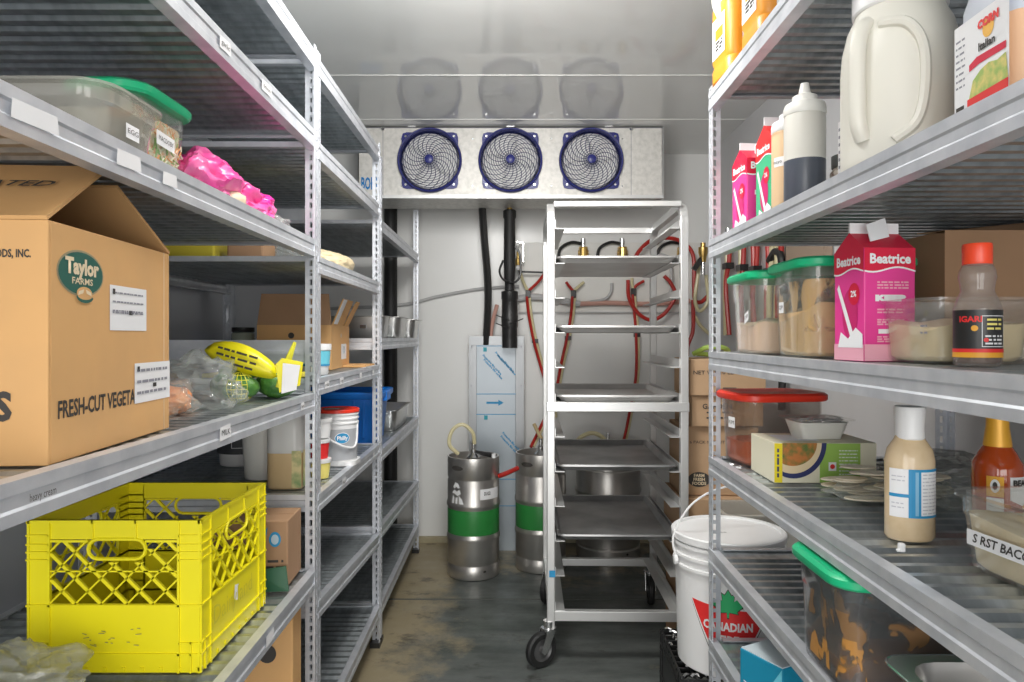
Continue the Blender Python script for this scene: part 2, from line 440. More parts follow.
# ------------------------------------------------------------------ evaporator
def evaporator():
    e = thing('evaporator_cooler', 'long grey three fan cooling unit hung against the ceiling at the back', 'cooling unit', (-.008,3.55,1.915))
    W = .772; H = .350; D = .33
    fx = [-.408, 0, .408]; fz = .178
    # casing: front built as a sheet with three round openings
    b = MB(); r = .151
    xs = [-W, -.620, -.204-.008, .204, .612, W]
    b.box(-W, -W+.004, 0, D, 0, H).box(W-.004, W, 0, D, 0, H).box(-W, W, D-.004, D, 0, H).box(-W, W, 0, D, H-.004, H).box(-W, W, 0, D, -.004, 0)
    b.box(-W, -.625, 0, .003, 0, H).box(.619, W, 0, .003, 0, H)
    for k, cx in enumerate(fx):
        xa, xb = (-.625 if k == 0 else fx[k]-.204), (.619 if k == 2 else fx[k]+.204)
        n = 40; inner = []; outer = []
        for i in range(n):
            a = 2*PI*i/n; c, s_ = math.cos(a), math.sin(a)
            inner.append((cx+r*c, 0, fz+r*s_))
            t = min(((xb-cx)/c if c > 1e-9 else (xa-cx)/c if c < -1e-9 else 9), ((H-fz)/s_ if s_ > 1e-9 else -fz/s_ if s_ < -1e-9 else 9))
            outer.append((cx+t*c, 0, fz+t*s_))
        for cxn, czn in ((xa,0),(xb,0),(xb,H),(xa,H)):
            j = min(range(n), key=lambda i: (outer[i][0]-cxn)**2+(outer[i][2]-czn)**2); outer[j] = (cxn,0,czn)
        b.loft([inner, outer], False, False)
    b.build('casing', EVAP, e)
    MB().box(-W-.002, W+.004, -.006, .012, -.012, 0.004).box(W-.001, W+.003, -.002, D, -.01, H).build('drip_edge', ALU, e)
    MB().box(-.6475,-.6450,-.0012,.001,0,H).box(.611,.6135,-.0012,.001,0,H).box(-W,W,-.001,.001,H-.006,H-.003).build('panel_joint', GREYINK, e)
    bt = MB()
    for x in (-.2,.2,-.56,.56):
        for z in (.05,.29): bt.lathe([(0,0),(.005,0),(.004,-.003),(0,-.003)],10,(x+.008,0,z),'y')
    bt.build('rivets', CHROME, e)
    for x in (-.646,.612):
        MB().lathe([(0,0),(.010,0),(.010,-.012),(.005,-.018),(0,-.018)],8,(x,.0,H-.012),'y').build('bolt', CHROME, e)
    MB().box(-W+.01, W-.01, D-.03, D-.02, .01, H-.01).build('coil', mat('coil_fins',(.42,.42,.42),.4,.7,n=.7,ns=3,n2=(.2,.2,.2),stretch=(60,1,1)), e)
    for x in (-.5, 0, .5):
        MB().box(x-.02,x+.02,-.0,.02,H,H+.005).build('hanger_bracket', ALU, e)
    cup = plane((-W+.066, -.0012, .060), (1,0,0), (0,0,1), .001)
    text('BOHN', .085, CYANI, e, cup, width=.100, bold=.0025)
    for cx in fx:
        c = (cx, 0, fz)
        s = MB()
        # square flange with rounded ears
        n = 64; ring_i = []; ring_o = []
        for i in range(n):
            a = 2*PI*i/n; ca, sa = math.cos(a), math.sin(a)
            k = 1/max(abs(ca), abs(sa)); ro = min(.143*k, .1835-.010*math.cos(4*a)); ro = max(ro, .155)
            ring_i.append((c[0]+.150*ca, c[2]+.150*sa)); ring_o.append((c[0]+ro*ca, c[2]+ro*sa))
        s.loft([[(x,-.008,z) for x,z in ring_i],[(x,-.008,z) for x,z in ring_o],[(x,-.001,z) for x,z in ring_o]], False, False)
        # bell mouth ring
        s.lathe([(.1495,.03),(.151,-.020),(.1535,-.031),(.158,-.033),(.162,-.028),(.163,-.006)],56,c,'y',caps=False)
        sh = s.build('fan_shroud', BLUEF, e, smooth=True)
        sb = MB()
        for sx in (-1,1):
            for sz in (-1,1): sb.lathe([(0,-.008),(.007,-.008),(.006,-.013),(0,-.013)],10,(c[0]+sx*.122,0,c[2]+sz*.122),'y')
        sb.build('screws', CHROME, sh)
        g = MB()
        dish = lambda r_: -.030-.014*math.cos(r_/.15*PI/2)
        for k in range(1, 13):
            r_ = .018+.0113*k
            g.tube([(c[0]+r_*math.cos(2*PI*i/44), dish(r_), c[2]+r_*math.sin(2*PI*i/44)) for i in range(44)], .0013, 4, True)
        for k in range(20):
            pts = []
            for i in range(12):
                q = i/11; r_ = .02+q*.131; a = 2*PI*k/20 - .95*q*q
                pts.append((c[0]+r_*math.cos(a), dish(r_), c[2]+r_*math.sin(a)))
            g.tube(pts, .0016, 4)
        g.build('grille', BLUEW, sh, smooth=True)
        MB().lathe([(0,-.050),(.014,-.050),(.022,-.046),(.022,-.040),(0,-.040)],20,c,'y').build('hub', BLUEF, sh, smooth=True)
        bl = MB()
        for k in range(4):
            a0 = PI/2*k+.3+cx
            secs = []
            for i in range(8):
                q = i/7; r_ = .030+q*.112; wd = 1.75
                secs.append([(c[0]+r_*math.cos(a0+.35*q-wd/2+wd*j/5), .004+.004*(j/5)-.0, c[2]+r_*math.sin(a0+.35*q-wd/2+wd*j/5)) for j in range(6)])
            bl.loft(secs, False, False, False)
        o = bl.build('fan_blades', BLADE, sh, smooth=True); o.modifiers.new('t','SOLIDIFY').thickness = .002
        MB().lathe([(0,.0),(.038,.0),(.042,.02),(.042,.10),(0,.10)],20,c,'y').build('motor', mat('motor_grey',(.6,.6,.6),.5,.1), sh, smooth=True)
        MB().lathe([(.1495,.03),(.1495,.13),(0,.131)],32,c,'y',caps=False).build('shroud_lining', mat('lining',(.70,.68,.66),.5,.1,n=.8,ns=4,n2=(.40,.40,.52)), sh, smooth=True)
evaporator()

# ------------------------------------------------------------------ pipes, board and hoses at the back
def hose(name, label, cat, pts, r, m, group=None, k=8, seg=8):
    return tag(MB().tube(spline(pts, k), r, seg).build(name, m, smooth=True), label, cat, group)
def X(px, d): return (px-512)*d/700
def Z(py, d): return 1.2-(py-337)*d/700
def W(px, py, d): return (X(px,d), d, Z(py,d))
p = thing('drain_pipe', 'thick black insulated pipe dropping from the cooling unit to the steel cover', 'pipe', (-.013,3.86,0))
MB().lathe([(.030,1.90),(.036,1.895),(.036,1.86),(.031,1.85),(.033,1.60),(.031,1.52),(.027,1.51),(.027,1.45),(.029,1.44)],16).build('insulation', BLACK, p, smooth=True)
MB().lathe([(.030,1.455),(.046,1.45),(.046,1.41),(.043,1.405),(.044,1.32),(.046,1.315),(.045,1.26),(.042,1.25),(.042,1.14)],16).build('tape_wrap', mat('black_tape',(.02,.02,.02),.4,bump=.4,bs=20), p, smooth=True)
MB().lathe([(.012,1.96),(.022,1.955),(.022,1.93),(.014,1.925),(.014,1.89)],12).build('fitting', BRASS, p, smooth=True)
MB().tube(spline([(.03,-.02,1.70),(.055,-.02,1.65),(.06,-.02,1.55),(.03,-.03,1.50),(-.03,-.04,1.51),(-.055,-.03,1.56),(-.035,-.03,1.62)],6),.006,6).build('cable_loop', BLKPL, p, smooth=True)
for zt, s_ in ((1.27,1),(1.245,-1),(1.29,-1)):
    MB().tube([(0,-.045,zt),(.05*s_,-.05,zt+.02),(.075*s_,-.05,zt+.03)],.003,5).build('cable_tie', BLKPL, p)
hose('cable_conduit','thin black ribbed cable sleeve hanging left of the thick black insulated pipe','cable',[W(482,204,3.87),W(484,235,3.9),W(488,290,3.93),W(486,345,3.95)],.021,BLKPL)
hose('standpipe','tall black pipe standing in the back corner behind the left shelving','pipe',[(-.70,4.04,2.25),(-.70,4.04,1.2),(-.70,4.04,.02)],.038,BLACK,k=2,seg=14)
hose('copper_hose','pinkish tube bending into the top of the steel cover beside the black wrap','hose',[W(497,305,3.98),W(492,325,3.96),W(490,345,3.96)],.012,PINKH)
c = hose('grey_cable','long grey cable running along the back wall from the left corner','cable',[W(318,309,4.085),W(400,305,4.085),W(440,296,4.085),W(490,288,4.085),W(560,286,4.085),W(700,285,4.085)],.0095,GREYC)
hose('grey_conduit_tube','thick grey tube bulging across the white board below the regulators','tube',[W(516,299,4.06),W(535,297,4.05),W(556,300,4.05),W(580,304,4.05)],.020,GREYC)
hose('beverage_hose','pale red horizontal hose strapped across the white board','hose',[W(576,304,4.05),W(610,303,4.05),W(650,304,4.05),W(690,301,4.05)],.014,PINKH)
# the white backing board
bd = thing('backing_board','wide white board on the back wall behind the steel rack','board',(.04,4.075,1.345))
MB().box(0,1.06,0,.024,0,.405).build('panel', BOARD, bd, bevel=.002)
MB().box(0,1.06,-.004,0,-.004,.002).build('ledge', GREYC, bd)
def regulator(px, lab, side=1):
    x, y, z = W(px, 252, 4.05)
    t = thing('gas_regulator', lab, 'regulator', (x,y,z))
    MB().box(-.024,.024,-.03,.02,-.05,.028).lathe([(0,-.054),(.016,-.054),(.024,-.03),(.024,.022),(0,.022)],12,(0,-.03,0)).build('body', BRASS, t, bevel=.003)
    MB().lathe([(.011,.03),(.011,.045),(.014,.047),(.014,.078),(0,.078)],12,(0,0,0)).build('stem', CHROME, t, smooth=True)
    for s_ in (-1,1): MB().lathe([(0,0),(.014,0),(.014,.012),(0,.012)],12,(.018*s_+(0 if s_>0 else -.012),-.01,-.005),'x').build('port', BRASS, t, smooth=True)
    MB().tube(spline([(-.012*side,0,.05),(-.07*side,0,.055),(-.13*side,0,.02),(-.145*side,0,-.05)],6),.009,8).build('elbow_hose', BLKPL, t, smooth=True)
regulator(583,'brass gas regulator with silver stem above the top pan, left of the pair')
regulator(622,'brass gas regulator with silver stem above the top pan, right of the pair')
regulator(682,'brass regulator half hidden behind the right rack post')
g = thing('gas_valve','small gold valve beside the thick black insulated pipe','valve',W(518,262,4.0))
MB().lathe([(0,-.03),(.012,-.03),(.017,-.015),(.017,.015),(.010,.02),(.010,.06),(0,.06)],14).build('body', BRASS, g, smooth=True)
MB().blob((0,-.02,-.035),(.018,.012,.016),.1,2,3,2,False).build('knob', WHITE, g, smooth=True)
MB().bar((.0,0,-.055),(.20,.02,-.06),.012,.010).build('rail', BLKPL, g)
MB().tube([(.03,0,.11),(.03,0,.0)],.006,6).tube([(.03,0,.11),(-.01,0,.115)],.006,6).build('chrome_line', CHROME, g)
def yhose(jx, jy, d, tops, down, lab, grp=None, cols=(REDH, CLRH)):
    x, y, z = W(jx, jy, d)
    t = thing('beverage_line', lab, 'hose', (x,y,z), 0, grp)
    L = lambda q: tuple(a-b for a,b in zip(W(q[0],q[1],q[2] if len(q) > 2 else d),(x,y,z)))
    MB().box(-.014,.014,-.010,.012,-.022,.022).build('clamp', BLKPL, t, bevel=.003)
    for m_, tp in zip(cols, tops):
        if tp: MB().tube(spline([L(q) for q in tp]+[(0,0,.015)],6),.0085,8).build('hose', m_, t, smooth=True)
    for off, m_ in ((-.007,cols[0]),(.008,cols[1])):
        MB().tube([Vector(q)+Vector((off,off,0)) for q in spline([(0,0,-.015)]+[L(q) for q in down],6)],.0085,8).build('hose', m_, t, smooth=True)
    for q in down[1:-1:2]:
        a = L(q); MB().box(a[0]-.018,a[0]+.018,a[1]-.012,a[1]+.014,a[2]-.012,a[2]+.012).build('clamp', BLKPL, t)
yhose(528,294,4.02,[[(547,270),(538,282)],[(519,268),(523,281)]],[(530,315),(535,341),(543,370),(552,400,3.9),(556,430,3.9)],'red and clear hose pair joined by a black clamp left of the rack')
yhose(573.5,294,4.03,[[(566,282),(569,286)],[(584,282),(578,287)]],[(572,315),(568,338),(562,365),(556,395),(545,420,3.9),(532,447,3.80)],'red and clear hose pair behind the rack leading down to a keg beside it')
yhose(633.5,292,4.03,[[(644,281),(637,285)],[(632,278),(632,284)]],[(635,310),(637,335),(637,375),(631,410),(623,445),(612,452,3.9)],'red and clear hose pair dropping behind the middle of the rack')
hose('beverage_hose','big red hose loop curling up behind the top right of the rack','hose',[W(633,262,3.98),W(640,250,3.98),W(652,240,3.98),W(668,238,3.98),W(682,242,3.98),W(693,255,3.98),W(694,285,3.98),W(695,300,3.98),W(701,302,3.98),W(708,296,3.98)],.0115,REDH)
hose('beverage_hose','red hose loop hanging in a half circle behind the second pan','hose',[W(628,280,4.0),W(629,298,4.0),W(638,313,4.0),W(651,320,4.0),W(664,314,4.0),W(674,300,4.0),W(675,292,4.0),W(670,282,4.0),W(664,276,4.0)],.011,REDH)
hose('beverage_hose','grey curved hose behind the right rear rack post','hose',[W(654,262,4.02),W(660,255,4.02),W(669,258,4.02),W(671,268,4.02),W(671,290,4.02),W(662,298,4.02),W(652,300,4.02)],.009,GREYC)
hose('beverage_hose','grey hose hooked down below the top pan','hose',[W(612,283,4.05),W(611,292,4.05),W(605,299,4.05),W(590,302,4.05)],.009,GREYC)
hose('beverage_hose','dark red hose dropping beside the right rack post','hose',[W(693,300,3.9),W(693,330,3.9),W(688,345,3.9),W(687,356,3.9)],.011,REDH)
hose('beverage_hose','yellowish hose curving below the black clamp near the right rack post','hose',[W(694,315,3.92),W(700,325,3.92),W(707,332,3.92),W(712,336,3.92)],.010,CLRH)
hose('beverage_hose','clear yellow hose hanging in a narrow loop left of the right shelving post','hose',[W(700,262,3.85),W(698,275,3.85),W(695,300,3.85),W(700,311,3.85),W(708,300,3.85),W(706,275,3.85)],.010,CLRH)
v = thing('brass_coupling','brass coupling hanging on the wall left of the right shelving post','coupling',W(703,253,3.8))
MB().lathe([(0,-.05),(.016,-.05),(.020,-.02),(.026,0),(.026,.03),(.014,.035),(.014,.055),(0,.055)],12).build('body', BRASS, v, smooth=True)
MB().bar((-.05,0,-.09),(0,0,-.02),.028,.026).build('handle', BLKPL, v)
MB().lathe([(0,-.12),(.012,-.12),(.012,-.05),(0,-.05)],10).build('stem', CHROME, v, smooth=True)
def wallhose(px, red, yel, top, bot, d):
    x = XR-.035
    y = x*700/(px-512)
    a = thing('wall_beverage_line','red and clear hose pair hanging on the right wall beyond the shelving','hose',(x,y,0),0,'hose pairs hanging on the right wall')
    zt = Z(top, y); zb = Z(bot, y)
    rnd = random.Random(int(px))
    for off, m_ in ((-.018,red),(.018,yel)):
        MB().tube(spline([(0,off*1.6,zt),(0,off,zt-.12),(-.01,off*.7+rnd.uniform(-.02,.02),(zt+zb)/2),(0,off+rnd.uniform(-.03,.03),zb)],6),.012,8).build('hose', m_, a, smooth=True)
    MB().box(-.02,.02,-.035,.035,zt-.16,zt-.13).build('clamp', BLKPL, a)
    MB().lathe([(0,0),(.016,0),(.016,.05),(0,.05)],10,(0,0,zt)).build('coupling', CHROME, a, smooth=True)
for px, b_, (r_, y_) in ((728,335,(REDH,CLRH)),(742,352,(REDH,CLRH)),(755,352,(REDH,REDH)),(770,352,(CLRH,REDH)),(779,352,(REDH,CLRH))):
    wallhose(px, r_, y_, 238, b_, 3)
hose('black_hose','black hose arching down the right wall behind the green lids','hose',[(1.11,3.02,1.53),(1.11,2.94,1.56),(1.11,2.88,1.50),(1.11,2.87,1.2),(1.11,2.88,.9)],.016,BLKPL)
bx = MB().box(.0,.03,0,.35,0,.42).build('panel', mat('brown_panel',(.36,.27,.2),.6)); bx.location = (1.115,2.50,1.25)
tag(bx,'brown panel fixed to the right wall beyond the black hose','panel')

# steel pipe cover
cv = thing('pipe_cover','stainless steel channel with printed film covering the pipes down to the floor','pipe cover',(-.2415,3.93,0))
MB().box(0,.309,0.02,.15,0,1.205).build('channel', mat('cover_steel',(.34,.35,.36),.35,.5), cv)
MB().box(.042,.262,0,.02,0,1.155).build('front_panel', FILM, cv, bevel=.002)
MB().box(0,.309,.006,.02,1.155,1.205).box(0,.010,.012,.02,0,1.205).box(.299,.309,.012,.02,0,1.205).build('flange', mat('cover_steel',(.34,.35,.36),.35,.5), cv)
fp = plane((0,-.0012,0),(1,0,0),(0,0,1))
MB().box(.042,.262,-.001,0,.878,.882).box(.042,.262,-.001,0,.764,.768).box(.042,.262,-.001,0,.40,.404).box(.042,.262,-.001,0,.25,.254).box(.042,.262,-.001,0,1.148,1.151).build('blue_stripes', BLUEI, cv)
scr = MB()
for x in (.014,.293):
    for z in (1.145,.925): scr.lathe([(0,.012),(.004,.012),(.004,.008),(0,.008)],8,(x,0,z),'y')
scr.build('screws', GREYINK, cv)
for (x, z) in ((.105,1.04),(.10,1.065),(.17,1.08),(.18,1.063),(.21,.63),(.20,.61)):
    a = R(-47); text('Protective film surface', .017, BLUEI, cv, plane((x+.03,-.0012,z-.02),(math.cos(a),0,math.sin(a)),(-math.sin(a),0,math.cos(a))), width=.15, bold=.0006, name='film_print')
for x, z in ((.09,1.13),(.095,.748)): patch(rect(x-.01,x+.01,z-.012,z+.012), mat('teal_mark',(.02,.36,.45),.5), cv, fp, 'film_mark')
patch([(.098,.825),(.165,.825),(.165,.814),(.195,.831),(.165,.848),(.165,.837),(.098,.837)], BLUEI, cv, fp, 'arrow')

# ------------------------------------------------------------------ kegs
def keg(x, y, r, h, label, band=True, sticker=False):
    t = thing('beer_keg', label, 'keg', (x,y,0))
    pr = [(r*.90,0),(r*.97,.004),(r*.985,.012),(r*.985,.06),(r*.955,.066),(r*.955,.074),(r*.985,.08)]
    z1, z2 = h*.335, h*.605
    pr += [(r*.985,z1-.018),(r*1.02,z1-.006),(r*1.02,z1+.006),(r*.98,z1+.018),(r*.98,z2-.018),(r*1.02,z2-.006),(r*1.02,z2+.006),(r*.985,z2+.018),
           (r*.985,h*.80),(r*.955,h*.81),(r*.955,h*.825),(r*.985,h*.835),(r*.99,h-.012),(r*.98,h),(r*.93,h),(r*.92,h-.01),(r*.92,h-.055),(r*.5,h-.035),(0,h-.03)]
    MB().lathe(pr, 48).build('keg_shell', mat('keg_steel',(.58,.56,.53),.33,.85,n=.5,ns=7,n2=(.40,.38,.36),bump=.03,bs=25), t, smooth=True)
    if band: MB().lathe([(r*.983,z1+.020),(r*.986,z1+.022),(r*.986,z2-.022),(r*.983,z2-.020)],48,caps=False).build('green_band', GBAND, t, smooth=True)
    # hand holds punched through the collar
    for a in (R(-125), R(20), R(100)):
        patch([(q[0], q[1]) for q in ellipse(.035,.012)], INK, t, cyl(r*.99, a, h*.92), 'hand_hold', .01, lift=.001)
    patch(ellipse(.008,.006,n=12), INK, t, cyl(r*.985,R(-62),.045), 'drain_slot', .01, lift=.001)
    c = MB().lathe([(.034,h-.03),(.036,h-.01),(.026,h),(.016,h+.01),(.016,h+.03),(.010,h+.035),(.010,h+.07),(0,h+.07)],16).build('coupler', CHROME, t, smooth=True)
    MB().tube([(.01,0,h+.015),(.07,-.05,h+.012),(.10,-.07,h+.010)],[.010,.012,.014],8).build('coupler_handle', BLKPL, c, smooth=True)
    MB().lathe([(0,h-.002),(.011,h-.002),(.011,h+.02),(0,h+.02)],10,(.105,-.075,0)).build('grip_tip', WHITE, c, smooth=True)
    if sticker:
        mp = cyl(r*.986, R(-66), h*.705)
        lb = patch(rect(-.015,.105,-.024,.028), PAPER, t, mp, 'sticker', .008, lift=.001)
        text('DUG2', .024, INK, lb, cyl(r*.986,R(-66)+.18,h*.712), width=.036, bold=.0006, lift=.002)
        rows(INK, lb, mp, -.008,.045,(-.016,),.004,3)
        # white stencilled emblem of a hooded figure
        w = cyl(r*.986, R(-127), h*.68)
        for pl in ([(-.02,.05),(-.005,.075),(.012,.07),(.022,.05),(.012,.045),(.0,.055),(-.01,.042)], [(-.03,.02),(-.012,.038),(.005,.03),(.02,.04),(.028,.02),(.008,.008),(-.01,.018)],
                   [(-.035,-.045),(-.022,.012),(-.012,-.002),(-.016,-.05)], [(-.006,-.045),(-.004,.0),(.01,.002),(.006,-.048)], [(.016,-.05),(.016,.01),(.034,-.006),(.044,-.035),(.03,-.03),(.024,-.052)]):
            patch(pl, WHITE, t, w, 'stencil_mark', .008, lift=.0012)
    return t
keg(-.196,3.56,.133,.60,'steel beer keg with green band and white sticker standing left of the steel cover',True,True)
keg(.150,3.66,.133,.60,'steel beer keg with green band partly hidden behind the left rack post')
keg(.53,3.87,.178,.60,'wide steel keg without a band behind the lower part of the rack',False)
hose('keg_hose','clear hose arching over the left keg','hose',[(-.19,3.55,.66),(-.20,3.53,.72),(-.25,3.52,.76),(-.30,3.52,.73),(-.315,3.52,.66),(-.27,3.53,.61)],.010,CLRH)
hose('keg_hose','short red hose bridging the two green banded kegs','hose',[W(499,476,3.52),W(507,473,3.5),W(518,468,3.53)],.012,REDH)
hose('keg_hose','yellow green hose arching above the wide keg behind the rack','hose',[W(572,450,3.85),W(580,438,3.85),W(592,433,3.85),W(603,438,3.85),W(607,450,3.85)],.012,CLRH)
hose('keg_hose','tan lever hose crossing above the middle keg','hose',[W(534,424,3.75),W(540,436,3.72),W(548,448,3.70)],[.010]*17,mat('tan_hose',(.5,.38,.2),.5))

# ------------------------------------------------------------------ rolling rack
def rack():
    x0, x1, y0, y1 = .1275, .6415, 2.55, 3.20; t = thing('rolling_rack','tall aluminium bakery rack on black casters holding flat pans','rack',(x0,y0,0),R(-1.2))
    Wd = x1-x0; Dp = y1-y0; w = .029; zt = 1.70; zb = .15; r = .07
    path = [(0,0,zb)]+[(0,0,z) for z in (.5,1.0,zt-r)]
    for k in range(1,7): a = R(15*k); path.append((0,r-r*math.cos(a),zt-r+r*math.sin(a)))
    path += [(0,Dp-w-r,zt)]
    for k in range(1,7): a = R(15*k); path.append((0,Dp-w-r+r*math.sin(a),zt-r+r*math.cos(a)))
    path += [(0,Dp-w,z) for z in (1.0,.5,zb)]
    q = w/2; prof = [(-q,-q),(q,-q),(q,q),(-q,q)]
    for X0 in (q, Wd-q):
        MB().sweep([(X0, p[1]+q, p[2]-q) for p in path], prof, (1,0,0)).build('side_frame', ALU, t, bevel=.003)
        MB().box(X0-q+.004,X0+q-.004,w,Dp-w,.163,.196).build('side_rail', ALU, t, bevel=.002)
    for (ya, za, n) in ((.004,1.676,.020),(Dp-.034,1.668,.026),(.002,.928,.034),(.004,.163,.036),(Dp-.034,.165,.032)):
        MB().box(w-.004 if n!=.034 else -.002,Wd-w+.004 if n!=.034 else Wd+.002,ya-(.004 if n==.034 else 0),ya+.028,za,za+n).build('crossbar', ALU, t, bevel=.002)
    for k in range(-2, 10):
        z = .455+.127*k
        for s_, X0 in ((1,w),(-1,Wd-w)):
            MB().box(min(X0,X0+s_*.036),max(X0,X0+s_*.036),.01,Dp-.03,z-.003,z).box(min(X0,X0+s_*.003),max(X0,X0+s_*.003),.01,Dp-.03,z-.003,z+.03).build('slide', ALU, t)
    for X0, Y0, rz in ((-.002,.0,R(215)),(Wd+.005,.02,R(200)),(.02,Dp-.02,R(250)),(Wd-.02,Dp-.02,R(265))):
        c = MB().lathe([(.0,.163),(.020,.163),(.020,.140),(.028,.138),(.028,.128),(0,.128)],16).build('caster', CHROME, t, smooth=True)
        c.location = (X0+(q if X0 < .1 else -q)*.6, Y0+q, 0); c.rotation_euler = (0,0,rz)
        f = MB()
        for s_ in (-1,1): f.sheet([(-.018,s_*.020,.135),(.022,s_*.020,.135),(.046,s_*.020,.062),(.034,s_*.020,.052),(.022,s_*.020,.056)],(0,.003*s_,0))
        f.build('fork', CHROME, c)
        MB().lathe([(.040,-.012),(.058,-.014),(.064,-.008),(.064,.008),(.058,.014),(.040,.012)],32,(.034,0,.064),'y',caps=False).build('tyre', BLACK, c, smooth=True)
        MB().lathe([(0,-.015),(.012,-.015),(.014,-.006),(.034,-.004),(.042,-.010),(.042,.010),(.034,.004),(.014,.006),(.012,.015),(0,.015)],24,(.034,0,.064),'y').build('wheel_hub', mat('hub_grey',(.12,.12,.12),.4,.4), c, smooth=True)
    patch(rect(.008,.030,.325,.350), BLUEI, t, plane((0,-.0015,0),(1,0,0),(0,0,1)), 'blue_sticker')
    return t
rack()
def sheet_pan(z, label, dark=False, dy=0.):
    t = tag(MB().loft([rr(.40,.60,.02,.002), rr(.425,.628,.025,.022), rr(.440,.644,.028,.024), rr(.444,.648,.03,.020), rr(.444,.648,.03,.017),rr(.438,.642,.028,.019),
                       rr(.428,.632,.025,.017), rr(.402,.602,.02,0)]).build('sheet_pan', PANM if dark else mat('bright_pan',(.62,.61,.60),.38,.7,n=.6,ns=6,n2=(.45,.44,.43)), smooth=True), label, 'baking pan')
    t.location = (.391, 2.872+dy, z+.001); t.rotation_euler.z = R(-1.2)
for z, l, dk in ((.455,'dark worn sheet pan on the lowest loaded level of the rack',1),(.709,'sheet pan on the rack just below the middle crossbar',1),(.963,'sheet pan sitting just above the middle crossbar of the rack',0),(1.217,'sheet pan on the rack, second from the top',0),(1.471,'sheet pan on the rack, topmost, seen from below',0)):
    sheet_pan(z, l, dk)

SCARD = mat('stacked_cardboard', (.52,.34,.20), .8, n=.35, ns=9, n2=(.44,.28,.16))
# ------------------------------------------------------------------ cartons behind the rack
def carton(x, y, z, w, d, h, label, m=CARD, rz=0., flaps=(), name='cardboard_box', group=None, lean=0):
    """closed or open carton; local origin at centre of the base; flaps: closed top if empty"""
    t = thing(name, label, 'box', (x,y,z), rz, group)
    t.rotation_euler = (lean,0,rz)
    k = .004
    if not flaps:
        MB().box(-w/2,w/2,-d/2,d/2,0,h).build('carton_body', m, t, bevel=.003)
        MB().box(-w/2+.002,w/2-.002,-.003,.003,h,h+.0008).build('top_seam', CARD2, t)
    else:
        b = MB().box(-w/2,w/2,-d/2,-d/2+k,0,h).box(-w/2,w/2,d/2-k,d/2,0,h).box(-w/2,-w/2+k,-d/2+k,d/2-k,0,h).box(w/2-k,w/2,-d/2+k,d/2-k,0,h).box(-w/2+k,w/2-k,-d/2+k,d/2-k,0,k)
        b.build('carton_body', m, t)
    return t
t = carton(.795,2.72,0,.33,.30,.33,'brown carton on the floor at the bottom of the stack right of the rack',CARD2)
rows(INK,t,plane((0,-.151,0),(1,0,0),(0,0,1)),-.1,.08,(.27,),.014,1)
t = carton(.80,2.74,.332,.34,.30,.27,'brown carton second from the floor in the stack right of the rack',SCARD,R(2))
rows(INK,t,plane((0,-.151,0),(1,0,0),(0,0,1)),-.1,.08,(.2,.16),.012,2)
t = carton(.785,2.75,.604,.29,.24,.26,'leaning brown carton with a dark oval mark in the stack right of the rack',SCARD,R(-3))
f = plane((0,-.121,0),(1,0,0),(0,0,1)); patch(ellipse(.042,.028,-.075,.06), INK, t, f, 'oval_mark')
for i, s_ in enumerate(('FARM','FRESH','FOODS')): text(s_, .016, CREAMINK, t, plane((-.075,-.121,.075-.015*i),(1,0,0),(0,0,1),.0006), bold=.0005)
text('6 PACK NET WT', .016, INK, t, plane((-.045,-.121,.20),(1,0,0),(0,0,1),.0006), width=.13)
t = carton(.80,2.73,.866,.27,.24,.115,'shallow brown carton marked frozen in the stack right of the rack',SCARD,R(2))
text('GARDEN', .026, INK, t, plane((-.04,-.121,.075),(1,0,0),(0,0,1),.0006), width=.11, bold=.0005); rows(INK,t,plane((0,-.121,0),(1,0,0),(0,0,1)),-.08,.02,(.05,.03),.006,5)
t = carton(.80,2.72,.983,.28,.26,.135,'topmost brown carton in the stack right of the rack',SCARD,0)
text('NET WT 10 LB', .020, INK, t, plane((-.055,-.131,.085),(1,0,0),(0,0,1),.0006), width=.15, bold=.0003)
MB().box(-.02,.03,-.1315,-.1305,.0,.03).build('print_block', INK, t)
hose('green_hose','green and white hose coiled on the topmost carton','hose',[(.70,2.70,1.135),(.74,2.66,1.16),(.80,2.66,1.16),(.84,2.72,1.14),(.80,2.78,1.13),(.73,2.76,1.135)],.010,mat('lime_hose',(.35,.5,.1),.4))

# ------------------------------------------------------------------ crates
def lattice(b, face, u0, u1, z0, z1, n, wd, dep, hole):
    """diagonal lattice on a side wall; face maps (u,z,depth) to a point"""
    H = z1-z0; step = (u1-u0)/n
    for sgn in (1,-1):
        k = -int(H/step)-1
        while u0+k*step < u1+H:
            ua, za = u0+k*step, z0
            if sgn < 0: ua = u1-(k*step)
            # clip the 45 degree line to the panel and around the hole
            pts = []; N = 28; seg = []
            for i in range(N+1):
                z = z0+H*i/N; u = ua+sgn*(z-z0)
                ok = u0 <= u <= u1 and not (hole and hole[0] < u < hole[1] and hole[2] < z < hole[3])
                if ok: seg.append((u,z))
                else:
                    if len(seg) > 1: pts.append(seg)
                    seg = []
            if len(seg) > 1: pts.append(seg)
            for s_ in pts:
                a, c = s_[0], s_[-1]; h = wd*.7
                q = [face(a[0]-h,a[1],0),face(a[0]+h,a[1],0),face(c[0]+h,c[1],0),face(c[0]-h,c[1],0)]
                h = wd*(1.25 if sgn < 0 else .6); q = [face(a[0]-h,a[1],0),face(a[0]+h,a[1],0),face(c[0]+h,c[1],0),face(c[0]-h,c[1],0)]; r_ = [face(a[0]-h,a[1],dep),face(a[0]+h,a[1],dep),face(c[0]+h,c[1],dep),face(c[0]-h,c[1],dep)]
                b.loft([q, r_])
            k += 1
